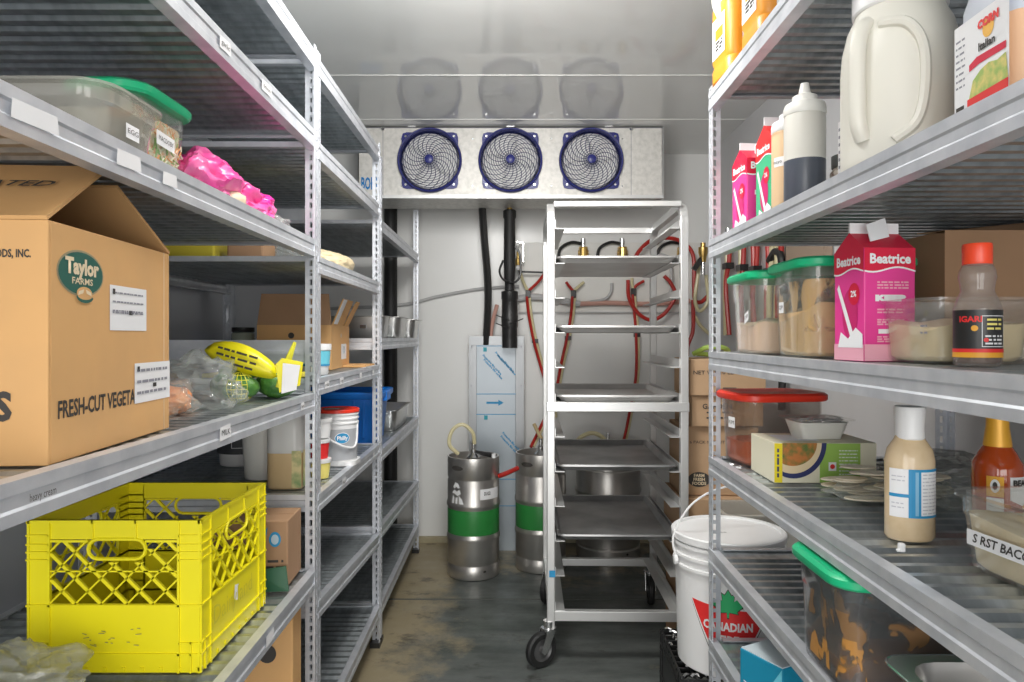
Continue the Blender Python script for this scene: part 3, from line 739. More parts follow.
def crate(x, y, z, w, d, h, label, m, rz=0., flip=False):
    t = thing('milk_crate', label, 'crate', (x,y,z), rz)
    if flip: t.rotation_euler = (PI,0,rz); t.location.z = z+h
    b = MB(); k = .006
    b.box(-w/2,w/2,-d/2,d/2,0,.004)
    b = MB()
    n = 9
    for i in range(n+1):
        xx = -w/2+.006+(w-.012)*i/n; b.box(xx-.003,xx+.003,-d/2,d/2,.004,.010)
        yy = -d/2+.006+(d-.012)*i/n; b.box(-w/2,w/2,yy-.003,yy+.003,.004,.010)
    b.build('crate_floor', m, t)
    sides = (('x',-1,w,d),('x',1,w,d),('y',-1,d,w),('y',1,d,w))
    for ax, sg, wd, dd in sides:
        if ax == 'x': face = lambda u, zz, dp, sg=sg, dd=dd: (u, sg*(dd/2-dp), zz)
        else: face = lambda u, zz, dp, sg=sg, dd=dd: (sg*(dd/2-dp), u, zz)
        b = MB()
        def fb(u0,u1,z0,z1,d0,d1):
            p, q = face(u0,z0,d0), face(u1,z1,d1)
            b.box(min(p[0],q[0]),max(p[0],q[0]),min(p[1],q[1]),max(p[1],q[1]),min(p[2],q[2]),max(p[2],q[2]))
        hw = wd/2; z0p, z1p = h*.47, h*.86
        hole = (-hw*.30, hw*.36, h*.745, h*.875)
        cw = hw*.74
        fb(-hw,hw,.0,h*.45,k*.4,k)                     # solid lower panel
        fb(-cw,cw,h*.86+.004,h,.0025,k+.001)           # upper solid band
        for s_ in (-1,1): fb(min(s_*cw,s_*hw),max(s_*cw,s_*hw),h*.44,h,.002,k)  # solid corner panels
        e_ = 0 if ax == 'x' else .0088
        fb(-hw+e_,hw-e_,h-.006-e_*.05,h-e_*.05,0,k+.002)                   # rim
        for zz in (.9,.84,.79,.74): 
            for s_ in (-1,1): fb(min(s_*cw,s_*hw),max(s_*cw,s_*hw),h*zz-.0015,h*zz+.0015,-.001,k)
        for zz in (.44,.12): fb(-hw,hw,h*zz-.002,h*zz+.002,-.001,k)
        for s_ in (-1,1):
            fb(s_*cw-.002,s_*cw+.002,.0,h,-.001,k); fb(s_*hw*.88-.0015,s_*hw*.88+.0015,0,h*.2,-.001,k)
            fb(s_*cw/3-.0015,s_*cw/3+.0015,h*.88,h,0,k)
        fb(-hw,-cw,h*.19,h*.2,-.001,k); fb(cw,hw,h*.19,h*.2,-.001,k)
        # handle frame
        hr = (hole[3]-hole[2])/2; hc = (hole[2]+hole[3])/2; hs = [(hole[0]+hr+hr*math.cos(R(90+30*i)),hc+hr*math.sin(R(90+30*i))) for i in range(7)]+[(hole[1]-hr+hr*math.cos(R(-90+30*i)),hc+hr*math.sin(R(-90+30*i))) for i in range(7)]
        b.tube([face(u,zz,k*.5) for u, zz in hs],.0035,6,True)
        fb(-cw,hole[0],h*.855,h*.87,.001,k); fb(hole[1],cw,h*.855,h*.87,.001,k)
        lattice(b, lambda u,zz,dp: face(u,zz,dp+.001), -cw, cw, h*.45, h*.855, 5, .0034, k-.001, (hole[0]-.004,hole[1]+.004,hole[2]-.004,hole[3]+.01))
        fb(-cw,cw,h*.66,h*.67,.001,k)
        b.build('crate_side', m, t)
    return t
cr = crate(-.7100,1.412,.601,.312,.330,.272,'bright yellow plastic milk crate on the left shelving',YEL,R(0))
mk = mat('worn_marks',(.30,.27,.10),.6); sp = plane((0,-.1660,0),(1,0,0),(0,0,1))
rnd = random.Random(4)
for k in range(16):
    cx_, cz_ = rnd.uniform(-.06,.05), .055+rnd.uniform(-.008,.03); a = rnd.uniform(-.5,.2); l_ = rnd.uniform(.003,.012)
    patch([(cx_,cz_),(cx_+l_,cz_+l_*a),(cx_+l_,cz_+l_*a+.0015),(cx_,cz_+.0012)], mk, cr, sp, 'scuff_mark')
rp = plane((.1570,0,0),(0,1,0),(0,0,1)); patch([(-.02,.075),(.0,.07),(.004,.10),(-.016,.105)], PAPER, cr, rp, 'sticker_remnant')
text('Dairyland', .05, mat('yellow_raised',(.78,.70,.03),.4), cr, plane((.1570,-.02,.08),(0,1,0),(0,0,1)), width=.19, name='embossed_lettering')
crk = crate(.615,1.995,0,.33,.325,.30,'black plastic milk crate upside down on the floor beneath the white bucket',BLKPL,R(-2),True)
sh = MB(); rnd = random.Random(8)
for k in range(130):
    a = rnd.uniform(-.16,.16); b_ = rnd.uniform(-.158,.155); q = rnd.uniform(0,PI); l_ = .010
    sh.tube([(a-l_*math.cos(q),b_-l_*math.sin(q),-.0025),(a,b_,-.006),(a+l_*math.cos(q),b_+l_*math.sin(q),-.0025),],.0034,5)
sh.build('silvery_loops', CHROME, crk)['kind'] = 'stuff'  # short silvery loops scattered over the upturned crate base

# ------------------------------------------------------------------ the white bucket with shop emblem
def pail(x, y, z, r, h, label, body=WHITE, lid=WHITE, cone=.9, handle=True, rz=0., name='pail'):
    t = thing(name, label, 'bucket', (x,y,z), rz)
    rb = r*cone
    pr = [(rb*.97,0),(rb,.004)]
    rt = r*.965
    pr += [(rb+(rt-rb)*.72,h*.74),(r*.99,h*.745),(r*.99,h*.765),(rb+(rt-rb)*.8,h*.77),(rb+(rt-rb)*.84,h*.82),(r*.995,h*.825),(r*.995,h*.845),(rt*.99,h*.85),(rt*.995,h*.90),(r,h*.905),(r,h*.93),(rt,h*.935),(rt,h*.955)]
    MB().lathe(pr, 48).build('bucket_body', body, t, smooth=True)
    MB().lathe([(r,h*.94),(r*1.015,h*.945),(r*1.02,h*.99),(r*1.0,h),(r*.93,h),(r*.915,h*.985),(0,h*.985)],48,caps=False).build('lid', lid, t, smooth=True)
    return t
bk = pail(.603,1.955,.303,.152,.362,'large white lidded bucket with red triangle emblem standing on the black crate')
MB().tube(spline([(-.150,-.03,.285),(-.156,-.02,.35),(-.10,-.02,.44),(.01,.02,.475),(.10,.03,.44),(.155,.03,.37),(.152,.03,.29)],8),.0028,6).build('wire_handle', WHITE, bk, smooth=True)
MB().lathe([(0,0),(.012,0),(.012,.01),(0,.01)],12,(-.158,-.03,.285),'x').build('handle_ear', WHITE, bk)
text('ee', .02, INK, bk, plane((-.02,-.02,.3572),(1,0,0),(0,1,0)), name='pen_mark')
bm_ = cyl(.1405, R(-107), .138)
tri = [(-.098,.063),(.072,.040),(.095,.012),(.070,-.030),(.02,-.105),(-.045,-.060)]
triw = [(-.104,.068),(.074,.046),(.102,.013),(.074,-.036),(.02,-.116),(-.049,-.066)]
triw = [(-.104,.066),(.070,.050),(.098,.016),(.066,-.034),(.0,-.115),(-.040,-.070)]
tri  = [(-.098,.061),(.068,.045),(.091,.016),(.062,-.032),(.0,-.105),(-.036,-.066)]
patch([(x_*1.03,y_*1.05) for x_,y_ in triw], INK, bk, bm_, 'emblem_outline', .008, lift=.0012)
patch(triw, WHITE, bk, bm_, 'emblem_border', .008, lift=.0018)
patch(tri, REDI, bk, bm_, 'red_emblem', .008, lift=.0024)
mapleR = [(0,.5),(.1,.32),(.2,.38),(.17,.12),(.3,.22),(.34,.15),(.5,.17),(.44,.04),(.48,-.02),(.27,-.2),(.3,-.28),(.04,-.24),(.03,-.42)]
maple = mapleR+[(-x_,y_) for x_,y_ in mapleR[::-1][:-1]]
patch([(x_*.088,y_*.085+.062) for x_,y_ in maple], INK, bk, bm_, 'leaf_outline', .008, lift=.0030)
patch([(x_*.080,y_*.077+.062) for x_,y_ in maple], LEAF, bk, bm_, 'maple_leaf', .008, lift=.0036)
text('CANADIAN', .030, WHITE, bk, cyl(.1405,R(-107),.138+.004), width=.125, bold=.0012, lift=.0036)
text('TIRE', .030, WHITE, bk, cyl(.1405,R(-107),.138-.030), width=.055, bold=.0012, lift=.0036)

# ------------------------------------------------------------------ food storage containers
def tub(name, x, y, z, w, d, h, label, rz=0., shell=CLEAR, fill=None, fh=.5, lidm=None, step=True, taper=.93, rim=.008, bump=.0, cat='container', lab=None, seed=0, wall=.0025, r=.03):
    """square food tub: shell, optional lid and contents"""
    t = thing(name, label, cat, (x,y,z), rz)
    W1, D1 = w*taper, d*taper
    hs = h*.70
    so = [rr(W1-.012,D1-.012,r,0), rr(W1,D1,r,.006)]
    if step: so += [rr(w*.975,d*.975,r,hs), rr(w,d,r,hs+.004)]
    so += [rr(w,d,r,h-.006), rr(w+2*rim,d+2*rim,r+rim,h-.004), rr(w+2*rim,d+2*rim,r+rim,h)]
    si = [rr(w-wall*2,d-wall*2,r,h)]
    if step: si += [rr(w-wall*2,d-wall*2,r,hs+.004), rr(w*.975-wall*2,d*.975-wall*2,r,hs)]
    si += [rr(W1-wall*2,D1-wall*2,r,.006+wall), rr(W1-.014-wall,D1-.014-wall,r,wall)]
    MB().loft(so+si).build('tub_shell', shell, t, smooth=True)
    if fill:
        hf = h*fh; b = MB(); n = 14
        f = min(1, hf/hs); ww, dd = W1+(w*.975-W1)*f-wall*2-.001, D1+(d*.975-D1)*f-wall*2-.001
        secs = [rr(W1-.016-wall,D1-.016-wall,r,wall+.001), rr(W1-wall*2-.001,D1-wall*2-.001,r,.008+wall), rr(ww,dd,r,hf)]
        if bump:
            secs[-1] = [(p[0],p[1],hf+bump*(noise.noise(Vector((p[0]*22+seed,p[1]*22,seed)))-.2)) for p in secs[-1]]
            for q in (.8,.55,.3,.08): secs.append([(p[0]*q,p[1]*q,hf+bump*(.3*(1-q)+noise.noise(Vector((p[0]*q*25+seed,p[1]*q*25,seed))))) for p in rr(ww,dd,r,0)])
        b.loft(secs).build('contents', fill, t, smooth=True)
    if lidm:
        e = rim+.006
        MB().loft([rr(w+2*e-.006,d+2*e-.006,r+e,h-.010), rr(w+2*e,d+2*e,r+e,h-.006), rr(w+2*e,d+2*e,r+e,h+.004), rr(w+2*e-.010,d+2*e-.010,r+e,h+.009), rr(w-.03,d-.03,r,h+.009), rr(w-.045,d-.045,r,h+.005)]).build('lid', lidm, t, smooth=True)
    if lab:
        for (o, u, sw, shh, tx) in lab:
            mp = plane(o, u, (0,0,1)); lb = patch(rect(-sw/2,sw/2,-shh/2,shh/2), PAPER, t, mp, 'label', lift=.002)
            if tx: text(tx, shh*.5, INK, lb, mp, width=sw*.8, lift=.003)
    return t

# right shelving, eye level shelf (top of deck 1.163)
ZE = 1.160
tub('food_tub', .628,1.630,ZE,.185,.19,.178,'square clear tub with green lid and pinkish powder near the shelving post',R(-1),fill=POWDER,fh=.40,lidm=GREENL,bump=.02,seed=2,lab=[((-.0925,-.04,.085),(0,-1,.35),.03,.022,'OB')])
tub('food_tub', .652,1.400,ZE,.20,.195,.182,'square clear tub with green lid and golden yellow sauce beside the pink carton',R(-1),fill=TAN,fh=.56,lidm=GREENL,bump=.03,seed=5,lab=[((-.1,.03,.10),(0,-1,.0),.026,.022,'QP')])
last = [o for o in C.objects if o.name.startswith('food_tub') and o.parent is None][-1]
def film(t, w, d, h0, h1, m, name='sauce_film'):
    MB().loft([rr(w*.945,d*.945,.028,h0),rr(w*.965,d*.965,.028,h1)],False,False).build(name, m, t, smooth=True)
film(last,.194,.189,.05,.150,thin('tan_film',(1,1,1),.02,smear=((.72,.45,.17),16,.50,.56)))

def milk_carton(name, x, y, z, w, h, label, rz, main, band, straw=True, cap=True, word=True, bottom=None, slope=0):
    t = thing(name, label, 'carton', (x,y,z), rz)
    q = w/2; hb = h*.80
    MB().box(-q,q,-q,q,0,hb).build('carton_body', main, t, bevel=.002)
    MB().sheet([(-q,-q,hb),(-q,q,hb),(-q*.98,0,h*.93)],(w*.98,0,0)).build('gable_top', band, t)
    MB().box(-q*.98,q*.98,-.002,.002,h*.92,h).build('gable_fin', PAPER, t)
    if cap: MB().lathe([(.0,0),(.015,0),(.015,.022),(.013,.024),(0,.024)],16,(0,-q*.5,h*.865)).build('cap', WHITE, t, smooth=True)
    for ang, tx in ((0,'Beatrice'),(-90,'Beatrice')):
        a = R(ang); u = (math.cos(a), math.sin(a), 0); n_ = (math.sin(a)*q*1.005, -math.cos(a)*q*1.005, 0)
        mp = plane(n_, u, (0,0,1))
        if band is not main: 
            wv = [(q*.995*k/6, hb*.80+.004*math.sin(k/6*PI+.6)) for k in range(-6,7)]
            patch([(x_,y_+.0025) for x_,y_ in wv]+[(q*.995,hb),(-q*.995,hb)], band, t, mp, 'red_band')
            patch(wv+[(x_,y_+.0028) for x_,y_ in wv[::-1]], PAPER, t, mp, 'white_wave', lift=.0008)
        if word: text('Beatrice', w*.25, PAPER, t, plane(Vector(n_)+Vector((0,0,hb*.90)),u,(0,0,1)), width=w*.80, bold=.0008, lift=.0010)
        if bottom: patch(rect(-q*.99,q*.99,.001,hb*.15), bottom, t, mp, 'pale_base')
        if ang == 0:
            fc = main if main != PINK else LPINK
            rows(LPINK,t,mp,-q*.5,q*.72,[hb*f for f in (.69,.665,.64)],.0025,1); rows(LPINK,t,mp,-q*.5,q*.55,[hb*f for f in (.45,.425,.36,.34,.32,.21,.19,.17)],.0025,2)
            text('KEEP', w*.14, PAPER, t, plane(Vector(n_)+Vector((0,0,hb*.555)),u,(0,0,1)), width=w*.6, bold=.0012, lift=.0010)
            patch(rect(-q*.45,-q*.05,hb*.245,hb*.285), PAPER, t, mp, 'print_block')
        else:
            patch([(-q*.75,hb*.66),(-q*.62,hb*.70),(q*.35,hb*.25),(q*.15,hb*.22)], PAPER, t, mp, 'straw_picture', lift=.0012)
            patch(ellipse(q*.36,q*.42,q*.38,hb*.60), CRED, t, mp, 'round_seal', lift=.0008); text('2%', w*.16, PAPER, t, plane(Vector(n_)+Vector((0,0,hb*.60))+Vector(u)*q*.38,u,(0,0,1)), lift=.0016, bold=.0004)
            patch([(-q*.7,hb*.12),(-q*.5,hb*.26),(-.0,hb*.20),(q*.5,hb*.30),(q*.95,hb*.24),(q*.95,hb*.12)], PAPER, t, mp, 'milk_splash', lift=.0010)
            patch(ellipse(q*.5,q*.95,q*.1,hb*.42), mat('dark_pink',(.60,.02,.16),.4), t, mp, 'glass_picture', lift=.0006)
    return t
mc = milk_carton('cream_carton', .612,1.185,ZE,.088,.232,'pink and red milk carton with open spout between tub and cream container',R(5),PINK,CRED,bottom=LPINK,cap=False)
MB().sheet([(-.030,-.040,.196),(.002,-.040,.204),(.006,-.022,.238),(-.028,-.024,.226)],(0,.002,0)).build('opened_spout', PAPER, mc)

t = tub('sauce_pan_container', .690,1.095,ZE,.165,.155,.098,'shallow clear container of pale tan sauce left of the red capped bottle',R(2),fill=CREAM,fh=.62,bump=.015,seed=7,rim=.010,step=True,taper=.92,wall=.003)
rows(GREYINK,t,plane((-.077,-.05,0),(0,-1,0),(0,0,1)),-.01,.01,(.045,.055),.003,3)
def bottle(name, label, x, y, z, prof, fillm, glass=None, cap=None, capm=WHITE, fill=None, rz=0, seg=32, cat='bottle'):
    t = thing(name, label, cat, (x,y,z), rz)
    MB().lathe(prof, seg).build('bottle_body', glass or fillm, t, smooth=True)
    if fill: MB().lathe(fill, seg).build('contents', fillm, t, smooth=True)
    if cap: MB().lathe(cap, seg).build('cap', capm, t, smooth=True)
    return t
r = .029
t = bottle('sauce_bottle','small sauce bottle with red cap and black label on the eye level shelf',.646,.972,ZE,
  [(r*.9,0),(r,.004),(r,.078),(r*.92,.088),(r*.70,.103),(r*.74,.115),(r*.80,.122),(r*.76,.132),(r*.52,.146),(r*.50,.150)],
  mat('thin_sauce',(.12,.045,.02),.2), glass=thin('hazy_glass',(.80,.74,.70),.22,(.60,.55,.50),.04), cap=[(r*.60,.140),(r*.63,.142),(r*.63,.166),(r*.60,.169),(0,.169)], capm=mat('orange_red_cap',(.88,.07,.02),.3),
  fill=[(r*.85,.003),(r*.95,.006),(r*.95,.040),(0,.041)])
lab = MB().lathe([(r+.0006,.012),(r+.0006,.077)],40,a0=R(-200),a1=R(20),caps=False).build('black_label', BLKPL, t, smooth=True)
MB().lathe([(r+.0009,.012),(r+.0009,.019)],40,a0=R(-200),a1=R(20),caps=False).build('yellow_stripe', mat('label_yellow',(.85,.40,.03),.4), t, smooth=True)
MB().lathe([(r+.0012,.019),(r+.0012,.024)],40,a0=R(-200),a1=R(20),caps=False).build('red_stripe', REDI, t, smooth=True)
cm = cyl(r, R(-82), 0)
for y_ in (.062,.056,.050): rows(CYEL if y_ > .049 else PAPER, t, cm, -.010,.012,(y_,),.0028,int(y_*1000),step=1)
rows(PAPER, t, cm, -.012,.014,(.040,.035,.030),.0024,9,step=1)
for pl in (rect(-.016,.018,.068,.069),rect(-.016,.018,.0265,.0275),rect(-.016,-.0152,.0265,.069),rect(.0172,.018,.0265,.069)): patch(pl, PAPER, t, cm, 'label_frame', .006, lift=.0012)
text('IGARI', .011, REDI, t, cyl(r,R(-82)-1.0,.064), bold=.0004, lift=.0014); patch(ellipse(.004,.004,-.024,.052), mat('label_yellow',(.85,.40,.03),.4), t, cm, 'fruit_mark', .004, lift=.0012)
patch(ellipse(.003,.003,-.011,.036), REDI, t, cm, 'fruit_mark', .004, lift=.0014)
# box at the back of the eye level shelf
t = carton(.950,1.42,ZE,.28,.22,.240,'brown cardboard box at the back of the eye level shelf behind the red capped bottle',CARD2,0,flaps=(1,))
MB().sheet([(-.14,-.11,.235),(.14,-.11,.235),(.14,-.02,.272),(-.14,-.02,.245)],(0,.001,.003)).build('top_flap', CARD2, t); MB().box(.035,.038,-.1115,-.11,0,.235).build('crease', CARDEDGE, t)
t = thing('onion','small peeled onion on the eye level shelf at the right edge','vegetable',(.800,1.12,ZE+.002))
MB().lathe([(.004,0),(.018,.004),(.024,.014),(.022,.026),(.012,.036),(.004,.046),(0,.048)],16,(0,0,0)).build('bulb', mat('onion_skin',(.80,.70,.55),.5), t, smooth=True)
MB().tube([(0,0,.044),(.006,.0,.056)],[.003,.001],6).build('stem_tip', CREAM, t)

# upper shelf of the right shelving (deck 1.444)
ZU = 1.441
milk_carton('cream_carton', .600,1.712,ZU,.09,.232,'pink milk carton furthest back on the upper right shelf',R(4),PINK,CRED,bottom=LPINK)
t = milk_carton('juice_carton', .622,1.605,ZU,.092,.262,'green carton with red band and white cap on the upper right shelf',R(2),CGREEN,REDI,bottom=CYEL)
def squeeze(x, y, label, capm, tip, split, low, up, h=.19):
    r = .0385; t = thing('squeeze_bottle', label, 'bottle', (x,y,ZU+.002))
    MB().lathe([(r*.93,0),(r,.005),(r,split)],32).build('lower_contents', low, t, smooth=True)
    MB().lathe([(r,split),(r,h-.008),(r*.96,h),(r*.9,h)],32,caps=False).build('bottle_body', up, t, smooth=True)
    MB().lathe([(r*.99,h-.002),(r*1.02,h),(r*1.02,h+.012),(r*.95,h+.020),(r*.62,h+.026),(r*.60,h+.036),(r*.30,h+.042),(r*.20,h+.062 if tip else h+.044),(0,h+.063 if tip else h+.045)],32).build('nozzle_cap', capm, t, smooth=True)
    return t
squeeze(.572,1.368,'milky squeeze bottle half full of dark sauce on the upper right shelf',MILKY,True,.100,SOY,mat('milky_clear',(.72,.70,.64),.35))
t = squeeze(.590,1.482,'squeeze bottle full of peach coloured sauce on the upper right shelf',WHITE,False,.185,PEACH,PEACH)
patch(rect(-.012,.03,-.012,.008), PAPER, t, cyl(.0386,R(-150),.125), 'tape_label', .006); text('mayo HP', .010, INK, t, cyl(.0386,R(-142),.123), lift=.0012)
t = thing('spice_jar','dark jar standing behind the dark squeeze bottle on the upper right shelf','jar',(.75,1.55,ZU+.002))
MB().lathe([(.04,0),(.043,.004),(.043,.12),(.036,.13),(.036,.14)],24).build('jar_body', mat('speckled_jar',(.55,.48,.42),.4,n=1,ns=60,n2=(.12,.08,.06)), t, smooth=True)
MB().lathe([(.039,.132),(.040,.134),(.040,.158),(0,.16)],24).build('lid', mat('dark_grey_lid',(.12,.12,.12),.4), t, smooth=True)
MB().lathe([(.0435,.05),(.0435,.10)],24,a0=R(-190),a1=R(-60),caps=False).build('label', PAPER, t, smooth=True)
t = thing('plastic_jug','grey white jug with paper label half hidden by the big white jug','jug',(.735,1.375,ZU+.002))
MB().loft([rr(.14,.12,.03,0),rr(.15,.13,.035,.01),rr(.15,.13,.035,.17),rr(.12,.10,.04,.215),rr(.06,.06,.029,.245),rr(.05,.05,.024,.25)]).build('jug_body', mat('grey_milky',(.66,.67,.66),.35), t, smooth=True)
MB().lathe([(.029,.25),(.030,.252),(.030,.275),(0,.276)],20).build('cap', WHITE, t, smooth=True)
lb = patch(rect(-.04,.04,-.06,.05), PAPER, t, plane((-.0755,0,.14),(0,-1,0),(0,0,1)), 'label'); rows(GREYINK, lb, plane((-.0755,0,.14),(0,-1,0),(0,0,1),.001), -.035,.03,(-.045,-.03,-.015,.0,.015,.03),.006,4)
# big white jug with moulded handle
t = thing('mayonnaise_jug','large creamy white jug with moulded handle on the upper right shelf','jug',(.606,1.095,ZU+.002))
r = .084
MB().lathe([(r*.88,0),(r*.97,.008),(r,.03),(r,.17),(r*.97,.205),(r*.88,.238),(r*.76,.258),(r*.745,.266)],48).build('jug_body', mat('warm_white_plastic',(.76,.74,.66),.35), t, smooth=True)
MB().lathe([(r*.77,.262),(r*.80,.265),(r*.80,.298),(r*.77,.302),(0,.302)],48).build('lid', WHITE, t, smooth=True)
a = R(-155); ca, sa = math.cos(a), math.sin(a)
hp = [(r*.86,.232),(r*1.00,.222),(r*1.12,.19),(r*1.13,.13),(r*1.10,.08),(r*.97,.055)]
MB().tube(spline([(q*ca,q*sa,z_) for q,z_ in hp],6),.0125,10).build('handle', mat('warm_white_plastic',(.76,.74,.66),.35), t, smooth=True)
a2 = R(-118); rg = [(r*.93,.225,-.35),(r*.99,.215,.1),(r*1.0,.18,.35),(r*1.0,.12,.38),(r*1.0,.07,.25),(r*1.0,.045,-.1)]
MB().tube(spline([(q*math.cos(a2+o),q*math.sin(a2+o),z_) for q,z_,o in rg],6),.008,8).build('moulded_rib', mat('warm_white_plastic',(.76,.74,.66),.35), t, smooth=True)
# dressing jug with picture label
t = thing('dressing_jug','large square jug of orange dressing with salad picture label','jug',(.680,.8875,ZU+.002),R(-2))
MB().loft([rr(.155,.112,.025,0),rr(.165,.122,.03,.008),rr(.165,.122,.03,.175)]).build('lower_contents', mat('light_orange_dressing',(.82,.50,.30),.4), t, smooth=True)
MB().loft([rr(.1652,.1222,.03,.150),rr(.1652,.1222,.03,.185),rr(.150,.11,.04,.225),rr(.07,.07,.03,.265),rr(.05,.05,.024,.27)],False).build('jug_body', mat('blue_grey_milky',(.58,.62,.70),.35), t, smooth=True)
MB().lathe([(.03,.268),(.031,.27),(.031,.295),(0,.296)],20).build('cap', WHITE, t, smooth=True)
mp_ = plane((-.0828,0,.106),(0,-1,0),(0,0,1)); mp = lambda x, y, z=0: mp_(x*.80, y*.88, z)
lb = patch(rect(-.071,.066,-.075,.075), PAPER, t, mp, 'label')
patch([(-.035,-.074),(.065,-.074),(.065,-.04),(-.035,-.044)], REDI, t, mp, 'red_panel', lift=.001)
patch([(-.03,.006),(-.01,.012),(.06,.010),(.06,.0),(-.005,.0),(-.03,-.004)], CRED, t, mp, 'red_ribbon', lift=.001)
patch(ellipse(.014,.014,.018,.045), mat('sun_orange',(.92,.50,.08),.5), t, mp, 'sun_emblem', lift=.001)
text('CORN', .014, REDI, t, plane((-.0828,-.015,.154),(0,-1,0),(0,0,1)), bold=.001, lift=.0016); text('Italian', .014, INK, t, plane((-.0828,-.012,.126),(0,-1,0),(0,0,1)), bold=.0005, lift=.0016)
sl = mat('salad_print',(.35,.50,.12),.5,n=1,ns=70,n2=(.75,.62,.20)); patch([(-.03,-.044),(-.02,-.02),(.0,-.01),(.02,-.006),(.04,-.01),(.06,-.006),(.065,-.042)], sl, t, mp, 'salad_picture', lift=.0012)
rows(LPINK,t,mp,-.03,.055,(-.05,-.06),.004,5); rows(GREYINK,t,mp,-.066,-.042,(.05,.04,.03,.02,.01,0,-.01,-.02),.003,6)
rows(INK,t,mp,-.066,-.044,(-.068,),.020,11)

# orange sauce jugs on top of the right shelving
def orange_jug(x, y, label, rz=0.):
    t = thing('sauce_jug', label, 'jug', (x,y,1.816), rz)
    w = .155; d = .125
    MB().loft([rr(w-.012,d-.012,.02,0),rr(w,d,.025,.006),rr(w,d,.025,.035),rr(w-.006,d-.006,.025,.045),rr(w,d,.025,.055),rr(w,d,.025,.185)]).build('lower_contents', ORANGE, t, smooth=True)
    MB().loft([rr(w,d,.025,.185),rr(w-.02,d-.015,.03,.215),rr(.07,.07,.03,.25),rr(.05,.05,.024,.26)],False).build('jug_body', MILKY, t, smooth=True)
    MB().tube(spline([(-w/2+.012,-.0,.150),(-w/2-.004,0,.19),(-w/2+.006,0,.235),(-.025,0,.252)],6),.013,10).build('handle', MILKY, t, smooth=True)
    MB().lathe([(.03,.258),(.031,.26),(.031,.285),(0,.286)],20).build('cap', WHITE, t, smooth=True)
    mp = plane((0,-d/2-.0006,.105),(1,0,0),(0,0,1)); patch(rect(-.045,.06,-.045,.05), PAPER, t, mp, 'label')
    patch(rect(-.005,.03,.0,.025), ORANGE, t, mp, 'label_picture', lift=.001); rows(INK,t,mp,-.005,.03,(-.012,-.02,-.028,-.036),.006,2)
    mp = plane((-w/2-.0006,0,.105),(0,-1,0),(0,0,1)); patch(rect(-.04,.04,-.045,.05), PAPER, t, mp, 'label')
    patch(rect(-.02,.03,-.005,.022), ORANGE, t, mp, 'label_picture', lift=.001); rows(INK,t,mp,-.02,.03,(-.014,-.022,-.030),.006,2)
    return t
orange_jug(.575,1.69,'jug of orange sauce above the end post of the right shelving',R(4))
orange_jug(.580,1.485,'jug of orange sauce with white label nearer the camera on the top right shelf',R(2))

# right shelving, third shelf (deck .898)
ZT = .895
t = tub('food_tub', .628,1.700,ZT,.195,.16,.165,'large smoky clear tub with red lid and orange sauce on the third shelf',R(8),shell=CLEARG,fill=REDS,fh=.36,lidm=REDL,bump=.01,seed=3,lab=[((-.098,-.0,.10),(0,-1,0),.034,.026,'KIM')])
t = thing('pizza_box','pale green and yellow carton with pizza picture on the third shelf','box',(.655,1.535,ZT),R(-1))
w, d, h = .212, .15, .084
MB().box(-w/2,w/2,-d/2,d/2,0,h).build('carton_body', mat('pale_beige_card',(.82,.78,.60),.6), t, bevel=.0015)
fp = plane((0,-d/2-.0004,0),(1,0,0),(0,0,1))
patch(rect(-w/2,-w/2+.0165,0.001,h-.001), mat('bright_yellow',(.88,.72,.02),.5), t, fp, 'yellow_strip')
patch(rect(-.012,.072,.001,h-.001), mat('lime_green',(.33,.55,.10),.5), t, fp, 'green_panel')
clipx = lambda P_: [(max(q[0],-.0895),q[1]) for q in P_ if q[1] <= h+.0001]
cir = clipx(ellipse(.068,.074,-.066,h,64)); patch(cir+[], mat('navy_ink',(.03,.04,.14),.5), t, fp, 'navy_ring', lift=.0007)
patch(clipx(ellipse(.060,.064,-.068,h,64)), mat('pizza_cheese',(.82,.66,.42),.5), t, fp, 'pizza_picture', lift=.001)
patch(clipx(ellipse(.050,.048,-.068,h,64)), mat('pizza_top',(.55,.20,.05),.5,n=1,ns=70,n2=(.12,.18,.04)), t, fp, 'topping_picture', lift=.0013)
patch(rect(.006,.022,.026,.044), PAPER, t, fp, 'white_square', lift=.001); patch(ellipse(.005,.005,.014,.035), REDI, t, fp, 'round_mark', lift=.0014)
rows(PAPER,t,fp,.028,.066,[.018+.007*i for i in range(8)],.002,8); rows(mat('navy_ink',(.03,.04,.14),.5),t,plane((-w/2+.0075,-d/2-.0004,h/2),(0,0,1),(-1,0,0)),-.03,.03,(-.002,),.004,3)
patch(rect(-.08,.0,-.05,.04), PAPER, t, plane((0,0,h+.0005),(1,0,0),(0,1,0)), 'top_print'); 
t = thing('food_tray','small clear tray of white food with torn film on top of the pizza box','container',(.668,1.54,ZT+.085),R(3))
MB().loft([rr(.085,.07,.012,0),rr(.108,.088,.014,.036)]).build('contents', ICE, t, smooth=True)
MB().loft([rr(.087,.072,.012,-.0004),rr(.112,.092,.014,.040),rr(.134,.108,.016,.041),rr(.134,.108,.016,.043),rr(.110,.090,.014,.042)],True,False).build('tray_shell', CLEAR, t, smooth=True)
MB().blob((.008,0,.040),(.052,.040,.007),.4,3,4,3,False).build('torn_film', thin('crinkled_foil',(.9,.9,.9),.35,(.8,.8,.8),.1,1.,30.), t, smooth=True)
